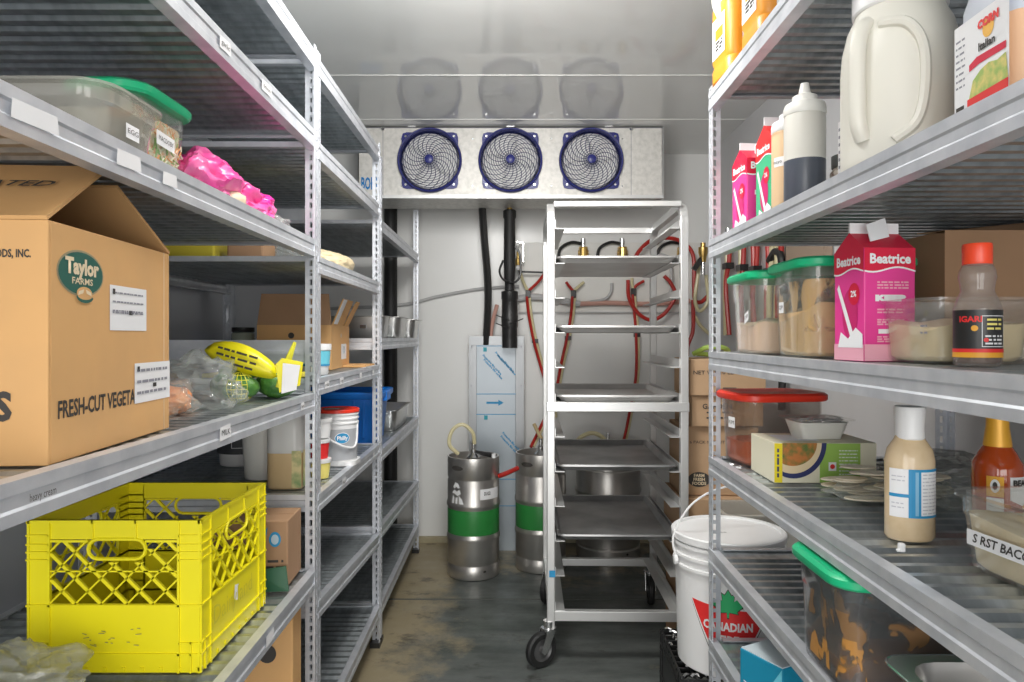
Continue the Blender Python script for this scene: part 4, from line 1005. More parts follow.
def slices(x, y, z, n, spread, label, seed):
    t = thing('bag_of_slices', label, 'bag', (x,y,z)); rnd = random.Random(seed)
    MB().blob((0,0,0),(spread*1.15,.085,.018),.25,2.2,seed,4).build('bag_film', BAGM, t, smooth=True)
    for k in range(n):
        px_, py_ = rnd.uniform(-spread,spread)*.8, rnd.uniform(-.055,.055); rx, ry = rnd.uniform(.03,.045), rnd.uniform(.018,.028); tl = rnd.uniform(-.12,.12)
        b = MB(); secs = []
        for q, zz in ((.93,0),(1,.0015),(.97,.003)): secs.append([(px_+rx*q*math.cos(2*PI*i/18), py_+ry*q*math.sin(2*PI*i/18), .004+k*.0015+zz+tl*rx*math.cos(2*PI*i/18)*.3) for i in range(18)])
        b.loft(secs).build('slice', mat('pale_dough',(.90,.82,.66),.6,n=.4,ns=40,n2=(.62,.50,.32)), t, smooth=True)
slices(.720,1.335,ZT+.002,30,.10,'flat clear bag of pale slices in front of the pizza box',3)
t = MB().blob((0,0,0),(.12,.10,.030),.45,2.6,11,4).build('crumpled_bag', BAGM, smooth=True); t.location = (.845,1.30,ZT+.002); tag(t,'crumpled clear plastic bag between the two bottles on the third shelf','bag')
t = MB().blob((0,0,0),(.13,.08,.034),.45,2.4,19,4).build('crumpled_bag', thin('dark_film',(.8,.8,.78),.20,(.45,.45,.42),.12,1.,16.), smooth=True); t.location = (.92,1.50,ZT+.002); tag(t,'greyish crumpled plastic bag at the back of the third shelf','bag')
# dressing bottle, white cap, blue framed label: flattened oval bottle
t = thing('dressing_bottle','dressing bottle with white cap and blue framed label on the third shelf','bottle',(.602,1.06,ZT+.001),R(-4))
ov = lambda q, z_: [(q*.0355*math.cos(2*PI*i/32), q*.027*math.sin(2*PI*i/32), z_) for i in range(32)]
MB().loft([ov(.9,0),ov(1,.005),ov(.99,.05),ov(1.0,.118),ov(.90,.135),ov(.62,.150),ov(.55,.158)]).build('bottle_body', mat('creamy_dressing',(.72,.56,.36),.18,n=.5,ns=40,n2=(.60,.44,.25)), t, smooth=True)
MB().lathe([(.0185,.150),(.0205,.152),(.0200,.170),(.0215,.194),(.0200,.199),(0,.199)],28).build('cap', WHITE, t, smooth=True)
def ovm(x, y, d=0):
    a_ = R(-90)+x/.031; return Vector(((.0355+d)*math.cos(a_), (.027+d)*math.sin(a_), y))
patch(rect(-.038,.036,.036,.108), PAPER, t, ovm, 'label', .004, lift=.0004)
for pl in (rect(-.010,.036,.104,.108), rect(-.010,.036,.036,.0395), rect(-.012,-.004,.036,.108), rect(.0,.003,.036,.108), rect(-.038,-.012,.066,.071)): patch(pl, BLUEI, t, ovm, 'blue_line', .004, lift=.0008)
patch(rect(-.004,0,.036,.108), mat('pale_blue_ink',(.25,.50,.70),.5), t, ovm, 'blue_line', .004, lift=.0007)
rows(mat('light_grey_ink',(.55,.55,.6),.6),t,ovm,.005,.034,[.042+.0052*i for i in range(12)],.0016,5,step=1); rows(mat('light_grey_ink',(.55,.55,.6),.6),t,ovm,-.034,-.016,(.05,.056,.09,.096),.0016,6,step=1)
# hot sauce bottle
r = .0345
t = bottle('hot_sauce_bottle','red orange hot sauce bottle with gold neck wrap on the third shelf',.742,1.07,ZT+.001,
  [(r*.9,0),(r,.005),(r*.98,.03),(r,.095),(r*.96,.112),(r*.70,.130),(r*.50,.140),(r*.42,.165),(r*.40,.19),(r*.44,.2),(0,.2)], mat('hot_sauce',(.42,.06,.008),.08,coat=.5))
MB().lathe([(r*.56,.138),(r*.45,.166),(r*.42,.19)],24,caps=False).build('neck_wrap', mat('gold_wrap',(.75,.38,.03),.3,.2), t, smooth=True)
cm = cyl(r, R(-88), 0); patch(rect(-.006,.034,.062,.096), PAPER, t, cm, 'label', .005); patch([(-.006,.062),(.034,.044),(.034,.062)], PAPER, t, cm, 'label', .005)
text('BEAR', .012, INK, t, cyl(r,R(-88)+.33,.087), bold=.0006, lift=.0014); rows(GREYINK,t,cm,.02,.032,(.07,.064),.003,3,step=1)
patch(rect(-.036,-.014,.066,.096), mat('gold_wrap',(.75,.38,.03),.3,.2), t, cm, 'label', .005); patch(ellipse(.006,.010,-.025,.082), PAPER, t, cm, 'crest', .005, lift=.001); patch(ellipse(.003,.006,-.025,.082), INK, t, cm, 'crest', .005, lift=.0014)
patch(rect(-.036,-.014,.018,.064), PAPER, t, cm, 'label', .005); patch(ellipse(.004,.003,.018,.052), mat('label_yellow',(.85,.40,.03),.4), t, cm, 'pepper_mark', .004, lift=.001)
# container with pen marked tape, bottom right
t = tub('sauce_pan_container', .676,.870,ZT,.150,.165,.100,'clear container of tan sauce with pen marked tape at the right edge',R(6),fill=CREAM,fh=.70,bump=.012,seed=9,rim=.010,taper=.90,wall=.003)
mp = plane((-.069,0,.036),(0,-1,0),(0,0,1)); 
for o_, u_ in (((-.0745,0,.045),(0,-1,0)),((0,-.082,.045),(1,0,0))):
    mp = plane(o_,u_,(0,0,1)); patch(rect(-.055,.06,-.010,.010), PAPER, t, mp, 'tape_label'); text('S RST BACO', .016, INK, t, mp, width=.09, bold=.0003, lift=.0012, shear=.2)
t = MB().box(-.004,.004,-.004,.004,0,.012).box(-.007,.003,-.003,.003,0,.004).build('plastic_clip', WHITE, bevel=.0015); t.location = (.548,.985,ZT+.003); tag(t,'tiny white plastic clip on the third shelf in front of the dressing bottle','clip')

# right shelving, fourth shelf (deck .666)
t = tub('food_tub', .580,1.115,.664,.185,.185,.175,'large clear tub with green lid and brown sauce streaks below the third shelf',R(-1),shell=thin('smoky_plastic',(.74,.75,.76),.10,(.45,.47,.48)),fill=BROWNS,fh=.42,lidm=GREENL,bump=.05,seed=12)
film(t,.185,.185,.02,.155,thin('brown_film',(1,1,1),.02,smear=((.50,.24,.06),24,.53,.58)))
t = thing('steam_pan','shallow stainless steam table pan at the bottom right of the shelving','pan',(.655,.79,.664))
MB().loft([rr(.24,.26,.04,0),rr(.27,.29,.045,.09),rr(.275,.295,.045,.098),rr(.31,.33,.03,.100),rr(.31,.33,.03,.102),rr(.272,.292,.045,.101),rr(.266,.286,.045,.090),rr(.236,.256,.04,.002)]).build('pan_body', STEEL, t, smooth=True)
MB().tube([Vector(p) for p in rr(.312,.332,.03,.101)],.002,6,True).build('rolled_rim', CHROME, t, smooth=True)
# lowest visible shelf: blue box
t = thing('tissue_box','two tone blue carton standing on the lowest visible shelf at right','box',(.590,1.46,.437),R(28))
MB().box(-.10,.10,-.055,.055,0,.1145).build('carton_body', TEAL, t, bevel=.002)
MB().box(-.098,.098,-.053,.053,.1145,.1165).build('white_top', mat('pale_top',(.62,.70,.74),.5), t)
for o_, u_, hw in (((0,-.0555,0),(1,0,0),.10),((-.1005,0,0),(0,-1,0),.055)):
    mp = plane(o_,u_,(0,0,1)); patch([(hw*.98,.002),(hw*.98,.113),(-hw*.35,.002)], TEALL, t, mp, 'pale_triangle'); patch([(-hw*.8,.05),(-hw*.3,.045),(-hw*.3,.048),(-hw*.8,.053)], WHITE, t, mp, 'white_print')
    patch(ellipse(.012,.02,-hw*.5,.02), mat('print_tan',(.5,.42,.3),.5), t, mp, 'picture')
tub('plastic_bin', .830,2.36,0,.27,.20,.625,'tall cloudy plastic bin standing behind the white bucket',0,shell=thin('cloudy_bin',(.8,.8,.78),.45,(.7,.69,.64)),step=False,r=.03,taper=.9,rim=.012)

# ------------------------------------------------------------------ left shelving: upper shelf (deck 1.451)
ZA = 1.448
tub('food_pan', -.692,.992,ZA,.315,.165,.088,'long clear food pan of white food at the left edge of the upper shelf',R(0),shell=HAZY,fill=ICE,fh=.62,bump=.012,seed=4,rim=.010,r=.035,lab=[((.158,-.01,.038),(0,1,0),.034,.020,'EGG')])
t = tub('food_tub', -.650,1.195,ZA,.115,.175,.152,'clear tub of chopped salad with green lid on the upper left shelf',R(-1),fill=SLAW,fh=.80,lidm=GREENL,bump=.02,seed=6,lab=[((.0575,.0,.085),(0,1,-.05),.060,.024,'MACDOBY')])
bits = MB(); rnd = random.Random(3)
cols = (mat('carrot_bits',(.85,.33,.04),.5), mat('cabbage_bits',(.80,.82,.60),.5), mat('green_bits',(.25,.48,.10),.5))
for ci, cm_ in enumerate(cols):
    b = MB()
    for k in range(170 if ci == 1 else 70):
        if rnd.random() < .6: p_ = (.0522, rnd.uniform(-.07,.07), rnd.uniform(.01,.118)); q = (0, rnd.uniform(-1,1), rnd.uniform(-1,1))
        else: p_ = (rnd.uniform(-.045,.045), -.0795, rnd.uniform(.01,.105)); q = (rnd.uniform(-1,1), 0, rnd.uniform(-1,1))
        q = Vector(q).normalized()*rnd.uniform(.004,.010)
        p_ = Vector(p_)*1.0; p_.x = min(p_.x, .0525)
        b.tube([p_-q,p_,p_+q],.0016,4)
    o = b.build('vegetable_shreds', cm_, t); o['kind'] = 'stuff'
MAG = mat('magenta_film',(.88,.02,.32),.3,n=.7,ns=14,n2=(.90,.25,.48),bump=.4,bs=18)
t = thing('pink_bag','bright pink crumpled plastic bag of vegetables on the upper left shelf','bag',(-.62,1.55,ZA+.001))
b = MB().blob((0,-.17,0),(.075,.120,.068),.30,2.2,2,4).blob((.005,.03,0),(.070,.13,.058),.30,2.4,5,4).build('pink_film', MAG, t, smooth=True)
MB().blob((.01,.16,0),(.055,.075,.036),.35,2.6,8,4).build('clear_end', BAGM, t, smooth=True)
MB().blob((.055,-.15,0),(.030,.05,.030),.2,2,6,3).build('onions', mat('pale_onion',(.82,.70,.48),.5,n=.6,ns=20,n2=(.75,.35,.30)), t, smooth=True)
t = MB().blob((0,0,0),(.02,.02,.03),.2,2,9,3).build('garlic_packet', CYEL, smooth=True); t.location = (-.60,1.325,ZA+.001); tag(t,'small yellowish packet between the salad tub and the pink bag','packet')

# ------------------------------------------------------------------ left shelving: third shelf (deck 1.056), vegetable carton
def veg_box():
    Wb, Db, Hb = .40, .335, .279; k = .005
    t = thing('vegetable_box','large open cardboard box with green oval emblem on the left shelving','box',(-.525,.792,1.054),R(4.5))
    b = MB()
    b.box(-Wb,0,0,k,0,Hb).box(-Wb,0,Db-k,Db,0,Hb).box(-Wb,-Wb+k,k,Db-k,0,Hb).box(-k,0,k,Db-k,0,Hb).box(-Wb+k,-k,k,Db-k,0,k)
    b.build('carton_body', CARD, t, bevel=.0015)
    # near flap folded in and up, far flap leaning back over the opening
    MB().sheet([(-Wb,0,Hb),(0,0,Hb),(-.012,.165,Hb+.095),(-Wb+.01,.165,Hb+.095)],(0,-.0025,.004)).build('near_flap', CARD, t)
    MB().sheet([(-Wb,Db,Hb),(0,Db,Hb),(-.018,Db-.135,Hb+.078),(-Wb+.02,Db-.135,Hb+.078)],(0,.0025,.004)).build('far_flap', mat('inner_cardboard',(.60,.34,.14),.8), t)
    MB().sheet([(-Wb,.01,Hb),(-Wb,Db-.01,Hb),(-Wb-.10,Db-.02,Hb-.04),(-Wb-.10,.02,Hb-.04)],(-.003,0,.003)).build('side_flap', CARD, t)
    fl = Vector((0,.165,.095)).normalized()
    text('REFRIGERATED', .030, INK, t, plane((-.152,.088,Hb+.0565),(1,0,0),fl,.002), width=.22, bold=.0005, shear=.15)
    rt = plane((0,0,0),(0,1,0),(0,0,1)); ft = plane((0,0,0),(1,0,0),(0,0,1))
    MB().box(.0,.0006,Db-.022,Db-.0205,0,Hb).build('crease', CARDEDGE, t)
    patch(ellipse(.054,.0285,.070,.224), mat('emblem_tan',(.35,.30,.18),.6), t, rt, 'emblem_border')
    patch(ellipse(.051,.0260,.070,.224), DKGREEN, t, rt, 'green_emblem', lift=.0008)
    text('Taylor', .026, CREAMINK, t, plane((0,.071,.231),(0,1,0),(0,0,1)), width=.078, bold=.0012, lift=.0014)
    text('FARMS', .011, CREAMINK, t, plane((0,.071,.214),(0,1,0),(0,0,1)), width=.048, bold=.0002, lift=.0014)
    patch([(q[0],q[1]) for q in ellipse(.018,.008,.076,.200)], CARD, t, rt, 'leaf_hill', lift=.0012)
    for s_ in (-1,1): patch([(.076+s_*.002,.205),(.076+s_*.014,.202),(.076+s_*.016,.197),(.076+s_*.004,.200)], CREAMINK, t, rt, 'leaf_mark', lift=.0016)
    patch([(q[0],q[1]) for q in ellipse(.020,.008,.076,.196)][16:]+[(q[0],q[1]) for q in ellipse(.017,.005,.076,.197)][16:][::-1], DKGREEN, t, rt, 'hill_line', lift=.0018)
    def sticker(x0,x1,y0,y1,seed,big):
        lb = patch(rect(x0,x1,y0,y1), PAPER, t, rt, 'shipping_label', lift=.0008)
        H_ = y1-y0; Wd = x1-x0
        rows(GREYINK, lb, plane((0,0,0),(0,1,0),(0,0,1),.0008), x0+.006,x1-.012,[y0+H_*f for f in ((.82,.62,.42,.38) if big else (.78,.5,.22))],.0022 if big else .004,seed)
        patch(rect(x0+Wd*.48,x0+Wd*.58,y0+H_*.36,y0+H_*.46), INK, lb, rt, 'print_block', lift=.0016)
        patch(rect(x0+Wd*.06,x0+Wd*.12,y0+H_*.80,y0+H_*.92), INK, lb, rt, 'print_block', lift=.0016)
    sticker(.140,.250,.155,.216,4,True); sticker(.212,.3345,.050,.108,7,False)
    text('FRESH-CUT VEGETABLES', .0285, INK, t, plane((0,.018,.060),(0,1,0),(0,0,1)), width=.0 or .238, bold=.0007, lift=.0006, align='LEFT')
    text('TAYLOR FRESH FOODS, INC.', .0125, INK, t, plane((-.017-.056,0,.240),(1,0,0),(0,0,1)), width=.110, bold=.0004, lift=.0006)
    text('SALINAS, CA', .0125, INK, t, plane((-.080,0,.224),(1,0,0),(0,0,1)), width=.055, bold=.0004, lift=.0006)
    text('VEGETABLES', .044, INK, t, plane((-.155,0,.066),(1,0,0),(0,0,1)), width=.235, bold=.0018, lift=.0006)
veg_box()
ZB = 1.053
t = thing('carrot_bag','clear bag of orange carrots beside the large cardboard box','bag',(-.700,1.305,ZB))
MB().blob((.02,.03,0),(.062,.075,.036),.18,2,3,4).build('carrots', mat('carrot',(.85,.30,.10),.4,n=.7,ns=25,n2=(.88,.48,.26)), t, smooth=True)
MB().blob((.02,.03,-.001),(.070,.082,.042),.3,2.6,3,4).build('bag_film', BAGM, t, smooth=True)
t = MB().blob((0,0,0),(.085,.10,.066),.42,2.0,14,4).build('clear_bag', BAGM, smooth=True); t.location = (-.665,1.485,ZB); tag(t,'puffy crumpled clear plastic bag between carrots and avocados','bag')
t = thing('avocado_bag','yellow netted bag of green avocados with paper tag on the left shelf','bag',(-.575,1.635,ZB))
AV = mat('avocado_skin',(.05,.19,.03),.45,n=.8,ns=60,n2=(.12,.30,.05),bump=.4,bs=90)
for i, (ax, ay, az, s_) in enumerate(((-.05,-.03,0,1.),(-.105,.02,0,1.0),(.015,.05,0,1.0),(-.02,.09,0,1.),(-.05,.035,.045,.95),(-.10,.08,.03,.9))):
    b = MB().lathe([(.002,-.046),(.016,-.042),(.028,-.026),(.032,-.005),(.027,.018),(.018,.036),(.009,.044),(.001,.047)],20,(0,0,0),'y' if i % 2 else 'x')
    o = b.build('avocado', AV, t, smooth=True); o.location = (ax,ay,az+.032); o.rotation_euler = (0,0,R(20*i)); o.scale = (s_,)*3
nb = MB()
for k in range(9):
    a_ = PI*k/9
    nb.tube([(-.05+.0345*math.cos(a_)*math.cos(2*PI*i/24), -.03-.0+.0345*math.sin(a_)*math.cos(2*PI*i/24)-.0, .032+.0345*math.sin(2*PI*i/24)) for i in range(24)],.0009,4,True)
for zf in (-.7,-.4,-.1,.2,.5,.8):
    rr_ = .0345*math.sqrt(1-zf*zf); nb.tube([(-.05+rr_*math.cos(2*PI*i/24), -.03+rr_*math.sin(2*PI*i/24), .032+.0345*zf) for i in range(24)],.0009,4,True)
nb.build('netting', mat('yellow_net',(.80,.75,.05),.5), t)
sec = []
for i in range(13):
    q = i/12; x_ = -.120+.155*q; z_ = .118-.055*q+.008*math.sin(q*PI); hw = .008+.024*math.sin(q*PI)**.6
    sec.append([(x_,-.035+.02*q,z_+hw),(x_,-.055+.02*q,z_),(x_,-.045+.02*q,z_-hw)])
lbm = MB().loft(sec,False,False,False).build('yellow_label', mat('label_yellow_film',(.90,.80,.01),.35), t, smooth=True); lbm.modifiers.new('t','SOLIDIFY').thickness = .0015
a_ = R(-17); rows(INK, t, plane((-.045,-.0605,.098),(math.cos(a_),.1,math.sin(a_)),(-math.sin(a_),0,math.cos(a_)),.001), -.045,.045,(.012,-.002,-.016),.005,4)
MB().tube([(.035,-.02,.03),(.050,-.01,.08),(.068,.0,.135)],[.006,.010,.004],6).build('net_tail', mat('yellow_net',(.80,.75,.05),.5), t, smooth=True)
MB().sheet([(.045,-.04,.02),(.085,-.02,.035),(.092,-.02,.088),(.050,-.04,.098),(.038,-.045,.085)],(.001,.001,.001)).build('yellow_tag', mat('label_yellow_film',(.90,.80,.01),.35), t)
MB().sheet([(.050,-.042,.018),(.080,-.028,.026),(.088,-.026,.082),(.054,-.044,.088)],(.0005,-.001,0)).build('paper_tag', PAPER, t)

# left shelving: crate shelf (deck .60)
t = MB().blob((0,0,0),(.11,.10,.065),.40,2.0,21,4).build('clear_bag', thin('hazy_film',(.88,.88,.82),.30,(.72,.72,.62),.15,1.,14.), smooth=True); t.location = (-.80,1.10,.602); tag(t,'hazy clear plastic bag in front of the yellow crate','bag')
t = MB().blob((0,0,0),(.07,.07,.05),.40,2.2,23,4).build('clear_bag', thin('hazy_film',(.88,.88,.82),.30,(.72,.72,.62),.15,1.,14.), smooth=True); t.location = (-.99,1.22,.602); tag(t,'hazy plastic bag at the far left behind the front bag','bag')
t = carton(-.645,1.735,.601,.21,.13,.160,'brown box with blue round sticker behind the yellow crate',CARD2,R(3))
rt = plane((.1055,0,0),(0,1,0),(0,0,1)); ft = plane((0,-.0655,0),(1,0,0),(0,0,1))
patch(ellipse(.014,.018,.075,.115), BLUEI, t, ft, 'round_sticker'); patch(ellipse(.009,.012,.075,.115), mat('sticker_pale',(.5,.62,.7),.5), t, ft, 'round_sticker', lift=.0008)
patch([(.03,.10),(.055,.125),(.058,.145),(.035,.118)], BLUEI, t, ft, 'blue_mark'); rows(INK,t,ft,.03,.095,(.06,.045,.03),.006,5)
patch([(-.02,.02),(.045,.05),(.055,.10),(-.02,.07)], PAPER, t, ft, 'hanging_sheet', lift=.004); rows(GREYINK,t,ft,-.01,.04,(.05,.06),.003,6)
t = MB().sheet([(-.07,0,0),(.085,.01,.0),(.075,.02,.055),(.0,.01,.045)],(0,.004,.001)).build('leafy_wrapper', mat('dark_leaf',(.02,.10,.05),.4)); t.location = (-.61,1.635,.602); tag(t,'dark green leaf like wrapper in front of the box behind the yellow crate','wrapper')
t = carton(-.645,1.705,.200,.24,.08,.352,'tan cardboard box with a round hand hole beneath the crate shelf',CARD,R(3))
patch(ellipse(.021,.022,.060,.245), INK, t, plane((0,-.0405,0),(1,0,0),(0,0,1)), 'hand_hole', lift=.0006)

# ------------------------------------------------------------------ left shelving, middle unit
# jug of cider, pails on the .787 shelf
ZM = .786
t = thing('juice_jug','milky half full jug with green cap behind the front shelving post','jug',(-.622,1.945,ZM),R(3))
MB().loft([rr(.090,.088,.02,0),rr(.098,.096,.024,.006),rr(.098,.096,.024,.098)]).build('lower_contents', mat('cider',(.62,.45,.24),.4), t, smooth=True)
MB().loft([rr(.098,.096,.024,.098),rr(.098,.096,.024,.170),rr(.086,.084,.03,.200),rr(.05,.05,.024,.212)],False).build('jug_body', mat('hazy_jug',(.62,.62,.60),.3), t, smooth=True)
MB().lathe([(.022,.210),(.023,.212),(.023,.236),(0,.237)],20).build('cap', GREENL, t, smooth=True)
mp = plane((.0495,0,.055),(0,1,0),(0,0,1)); patch(rect(-.035,.035,-.05,.05), mat('label_tan',(.70,.60,.30),.5,n=.8,ns=30,n2=(.10,.25,.08)), t, mp, 'label'); mpf = plane((.030,-.0485,.055),(1,0,0),(0,0,1)); patch(rect(-.008,.018,-.05,.05), mat('label_tan',(.70,.60,.30),.5,n=.8,ns=30,n2=(.10,.25,.08)), t, mpf, 'label')
t = pail(-.735,2.07,ZM,.066,.205,'tall white plastic pail behind the green capped jug',MILKY,MILKY,.80)
t = pail(-.885,2.30,ZM,.078,.185,'white pail with black label at the back beyond the tall white pail',WHITE,WHITE,.90)
MB().lathe([(.0765,.04),(.0790,.12)],32,a0=R(-180),a1=R(0),caps=False).build('black_label', mat('charcoal_label',(.05,.055,.06),.5), t, smooth=True)
for pl in (rect(-.03,.03,.105,.107),rect(-.03,.03,.06,.062),rect(-.03,-.028,.06,.107),rect(.028,.03,.06,.107)): patch(pl, PAPER, t, cyl(.079,R(-72),0), 'label_frame', .01, lift=.0015)
t = pail(-.575,2.30,ZM,.071,.180,'white bucket with red lid and grey label behind the first shelving post',WHITE,REDL,.88)
MB().lathe([(.0645,.018),(.0675,.118)],36,a0=R(-190),a1=R(60),caps=False).build('grey_label', mat('silver_label',(.42,.43,.45),.4), t, smooth=True)
MB().tube(spline([(-.064,-.02,.14),(-.045,-.055,.115),(0,-.074,.085),(.045,-.06,.062),(.066,-.02,.065),(.067,.0,.14)],6),.0035,6).build('handle', WHITE, t, smooth=True)
patch(ellipse(.024,.018), PAPER, t, cyl(.0675,R(-62),.090), 'oval_emblem', .006, lift=.001); patch(ellipse(.022,.016), BLUEI, t, cyl(.0675,R(-62),.090), 'oval_emblem', .006, lift=.0016)
text('Philly', .018, PAPER, t, cyl(.0675,R(-62),.090), bold=.0006, lift=.0024, width=.034); rows(BLUEI,t,cyl(.066,R(-128),0),-.012,.015,[.04+.009*i for i in range(9)],.003,5)
patch(rect(-.03,.02,.0,.03), PAPER, t, plane((-.01,-.02,.1785),(1,0,0),(0,1,0)), 'lid_label')
MB().loft([rr(.14,.12,.03,-.0),rr(.14,.12,.03,.014)]).build('white_tray', WHITE, t)
for i, (x_, z_) in enumerate(((-.565,.787),(-.568,.845),(-.562,.905))):
    t = bottle('plastic_cup',('small yellow labelled cup','small red labelled cup','small white lidded cup')[i]+(' at the bottom of the little stack by the post',' in the middle of the little stack by the post',' on top of the little stack by the post')[i],x_,2.06,z_,[(.025,0),(.03,.045)],(CYEL,REDI,WHITE)[i],cap=[(.032,.045),(.033,.047),(.033,.056),(0,.057)],capm=WHITE,cat='cup')
# 1.092 shelf of the middle unit
ZN = 1.090
t = thing('tea_tub','white and blue plastic tub beside the opened brown box','tub',(-.575,2.05,ZN))
MB().lathe([(.033,0),(.036,.004),(.041,.075)],28).build('tub_body', WHITE, t, smooth=True); MB().lathe([(.0395,.030),(.0425,.070)],28,caps=False).build('blue_label', TEALL, t, smooth=True)
MB().lathe([(.0445,.072),(.045,.074),(.045,.090),(0,.091)],28).build('lid', WHITE, t, smooth=True); MB().lathe([(.0395,.026),(.0405,.031)],28,caps=False).build('blue_stripe', BLUEI, t, smooth=True)
def open_box():
    w, d, h = .245, .33, .150
    t = thing('open_box','brown box with raised flaps and round hand holes on the middle left unit','box',(-.735,2.50,ZN),R(3))
    k = .005
    MB().box(-w/2,w/2,-d/2,-d/2+k,0,h).box(-w/2,w/2,d/2-k,d/2,0,h).box(-w/2,-w/2+k,-d/2+k,d/2-k,0,h).box(w/2-k,w/2,-d/2+k,d/2-k,0,h).box(-w/2+k,w/2-k,-d/2+k,d/2-k,0,k).build('carton_body', CARD, t)
    MB().sheet([(-w/2,-d/2,h),(w/2,-d/2,h),(w/2-.012,-d/2+.015,h+.105),(-w/2+.01,-d/2+.015,h+.105)],(0,.004,0)).build('front_flap', CARD2, t)
    MB().sheet([(w/2,-d/2+.02,h),(w/2,d/2-.12,h),(w/2+.035,d/2-.11,h+.09),(w/2+.035,-d/2+.03,h+.09)],(-.004,0,0)).build('side_flap', CARD, t)
    MB().sheet([(w/2,d/2-.10,h),(w/2,d/2-.02,h),(w/2+.045,d/2-.02,h+.09),(w/2+.045,d/2-.09,h+.09)],(-.004,0,0)).build('side_flap', CARD, t)
    MB().sheet([(w/2+.001,-d/2+.03,h+.004),(w/2+.001,-d/2+.09,h+.004),(w/2+.034,-d/2+.10,h+.088),(w/2+.034,-d/2+.04,h+.088)],(.0015,0,0)).build('white_strip', PAPER, t)
    ft = plane((0,-d/2-.0006,0),(1,0,0),(0,0,1)); rt = plane((w/2+.0006,0,0),(0,1,0),(0,0,1))
    patch(ellipse(.010,.010,-.01,.115), INK, t, ft, 'hand_hole'); patch(ellipse(.013,.008,0.,.115), mat('pale_hole',(.6,.45,.3),.6), t, rt, 'hand_hole')
    lb = patch(rect(.0,.10,.03,.085), PAPER, t, rt, 'shipping_label'); text('A', .03, BLUEI, lb, plane((w/2+.0006,.05,.058),(0,1,0),(0,0,1)), lift=.0012); patch([(q[0],q[1]) for q in ellipse(.02,.018,.05,.058)][:16]+[(q[0],q[1]) for q in ellipse(.017,.015,.05,.058)][:16][::-1], GREYINK, lb, rt, 'round_print', lift=.0012)
open_box()
t = thing('glass_jar','low glass jar with dark lid at the back of the middle left unit','jar',(-.960,2.50,ZN))
MB().lathe([(.036,0),(.04,.004),(.04,.120),(.034,.130)],28).build('jar_glass', thin('jar_tint',(.8,.85,.82),.1), t, smooth=True)
MB().lathe([(.034,.004),(.037,.006),(.037,.124),(0,.127)],28).build('contents', mat('pale_jar_fill',(.75,.74,.60),.5), t, smooth=True); MB().lathe([(.038,.128),(.039,.130),(.039,.144),(0,.145)],28).build('lid', BLKPL, t, smooth=True)
t = MB().box(-.13,.13,-.06,.06,0,.012).build('flat_packet', mat('yellow_packet',(.80,.68,.06),.5), bevel=.003); t.location = (-.70,1.93,ZN); tag(t,'flat yellow packet on the shelf behind the avocado bag','packet')
t = MB().sheet([(-.06,-.08,0),(.07,-.08,0),(.07,.08,0),(-.06,.08,0)],(0,0,.008)).build('flattened_cardboard', CARD); t.location = (-.60,2.62,ZN+.0); tag(t,'flattened cardboard piece beside the opened brown box','cardboard')
# 1.412 shelf of the middle unit
t = MB().blob((0,0,0),(.07,.20,.042),.10,2.,31,4).build('bread_bag', mat('bread',(.80,.66,.42),.5,n=.4,ns=15), smooth=True); t.location = (-.60,2.29,1.411); tag(t,'bag of pale bread poking over the upper middle left shelf','bag')
t = MB().box(-.11,.11,-.06,.06,0,.075).build('yellow_packet', mat('yellow_packet',(.80,.68,.06),.5), bevel=.004); t.location = (-.915,1.95,1.411); tag(t,'yellow packet seen through the gap under the upper left shelf','packet')
t = MB().box(-.05,.05,-.05,.05,0,.05).build('brown_packet', CARD2, bevel=.006); t.location = (-.725,1.95,1.411); tag(t,'small brown packet right of the yellow packet under the upper left shelf','packet')
t = MB().blob((0,0,0),(.045,.05,.05),.25,2,33,3).build('clear_packet', BAGM, smooth=True); t.location = (-.62,1.97,1.411); tag(t,'small clear packet right of the brown packet under the upper left shelf','packet')

# ------------------------------------------------------------------ far left unit
def tote(x, y, z, w, d, h):
    t = thing('storage_tote','blue plastic storage tote behind the second left shelving post','tote',(x,y,z),R(.5))
    W1, D1 = w*.9, d*.9
    MB().loft([rr(W1-.01,D1-.01,.03,0),rr(W1,D1,.03,.005),rr(w*.96,d*.96,.035,h*.72),rr(w*.975,d*.975,.035,h*.72+.004),rr(w*.985,d*.985,.035,h-.03),rr(w+.02,d+.02,.04,h-.028),rr(w+.03,d+.03,.04,h-.02),rr(w+.03,d+.03,.04,h-.002),rr(w+.02,d+.02,.04,h),
               rr(w-.01,d-.01,.03,h),rr(w-.015,d-.015,.03,h-.02),rr(W1-.015,D1-.015,.03,.008)]).build('tote_body', BLUET, t, smooth=True)
    for s_ in (-1,1): MB().box(s_*(w/2+.008)-.010,s_*(w/2+.008)+.010,-.05,.05,h-.045,h-.004).build('grip', BLUET, t, bevel=.004)
    b = MB()
    for s_ in (-.38,-.30,.30,.38): b.box(w*s_-.006,w*s_+.006,-d/2*.985,-d/2*.94,.03,h-.03)
    b.build('rib', BLUET, t, bevel=.003)
tote(-.800,3.02,.7555,.50,.32,.218)
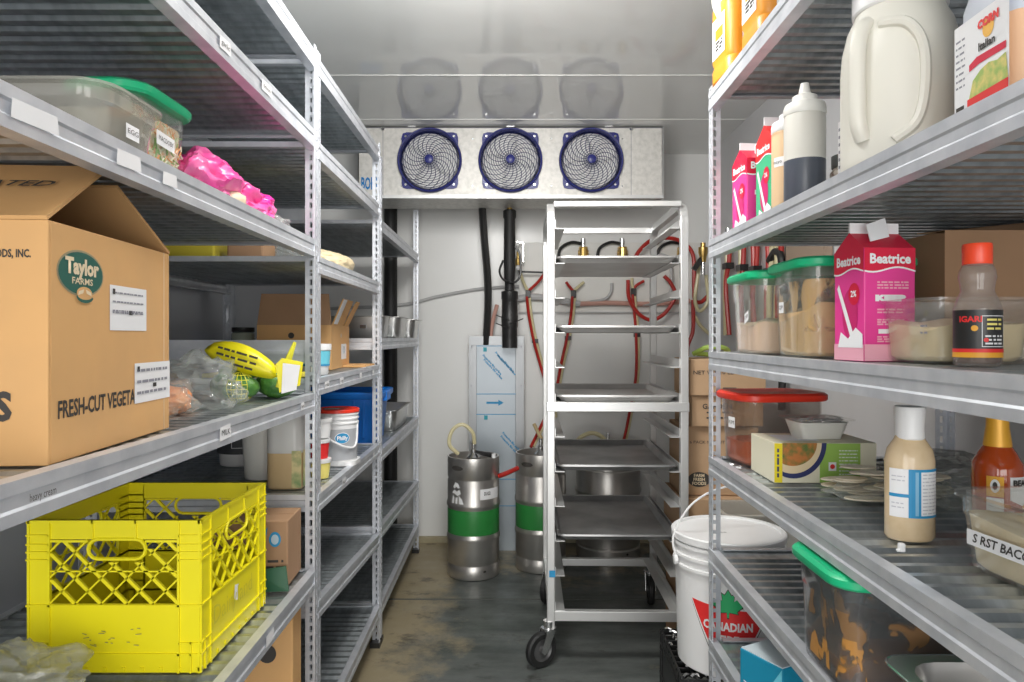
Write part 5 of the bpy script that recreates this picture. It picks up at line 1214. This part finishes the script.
def hotel_pan(x, y, z, w, d, h, label, rim=.012):
    t = thing('hotel_pan', label, 'pan', (x,y,z))
    MB().loft([rr(w*.9,d*.9,.03,0),rr(w*.92,d*.92,.03,.005),rr(w,d,.03,h-.004),rr(w+2*rim,d+2*rim,.02,h-.002),rr(w+2*rim,d+2*rim,.02,h),rr(w-.004,d-.004,.03,h),rr(w*.92-.004,d*.92-.004,.03,.006)]).build('pan_body', STEEL, t, smooth=True)
    MB().box(w*.1,w*.1+.025,-d/2-.001,-d/2+.004,h*.45,h*.6).build('stamp_mark', CHROME, t)
hotel_pan(-.655,2.98,1.193,.25,.16,.095,'deep steel pan nearest the camera on the far left unit')
hotel_pan(-.640,3.34,1.193,.25,.25,.10,'deep steel pan in the middle of the far left unit')
hotel_pan(-.615,3.73,1.193,.22,.20,.098,'deep steel pan nearest the back wall on the far left unit',.016)
hotel_pan(-.665,3.50,.755,.24,.42,.10,'steel pan on the shelf beyond the blue tote')

# ------------------------------------------------------------------ light: bounced flash at the ceiling, the cooler's ceiling lamp and added fill lights
def area(name, loc, size, power, col=(1,1,1), rot=(0,0,0), sy=None):
    l = bpy.data.lights.new(name, 'AREA'); l.energy = power; l.color = col; l.shape = 'RECTANGLE'; l.size = size; l.size_y = sy or size
    o = bpy.data.objects.new(name, l); C.objects.link(o); o.location = loc; o.rotation_euler = rot; return o
area('ceiling_lamp', (-.22,.9,2.24), .40, 5, (1,.985,.95), (R(20),0,0), .40)
area('aisle_fill', (0,1.75,2.25), .35, 22, (1,.985,.95), (R(30),0,0), .5)  # fill added under the ceiling to brighten the back, no fixture there
area('camera_side_fill', (0,-1.2,1.05), 1.9, 46, (1,.99,.975), (R(90),0,0), 1.7)  # big soft fill added behind the camera for frontal light, not an opening
area('bounced_flash', (-.10,1.35,2.02), .35, 10, (1,.99,.97), (R(104),0,0), .25)
w = bpy.data.worlds.new('World'); S.world = w; w.use_nodes = True
w.node_tree.nodes['Background'].inputs[0].default_value = (.95,.97,1,1); w.node_tree.nodes['Background'].inputs[1].default_value = .4

cam = bpy.data.cameras.new('Camera'); co = bpy.data.objects.new('Camera', cam); C.objects.link(co)
co.location = (0,0,1.2); co.rotation_euler = (R(90),0,0); cam.sensor_width = 36; cam.lens = 36*700/1024; cam.shift_y = -4/1024; cam.clip_start = .02
S.camera = co
S.view_settings.view_transform = 'Standard'; S.view_settings.look = 'None'; S.view_settings.gamma = 1; S.view_settings.exposure = 0.12
try: S.view_settings.use_curve_mapping = False
except Exception: pass
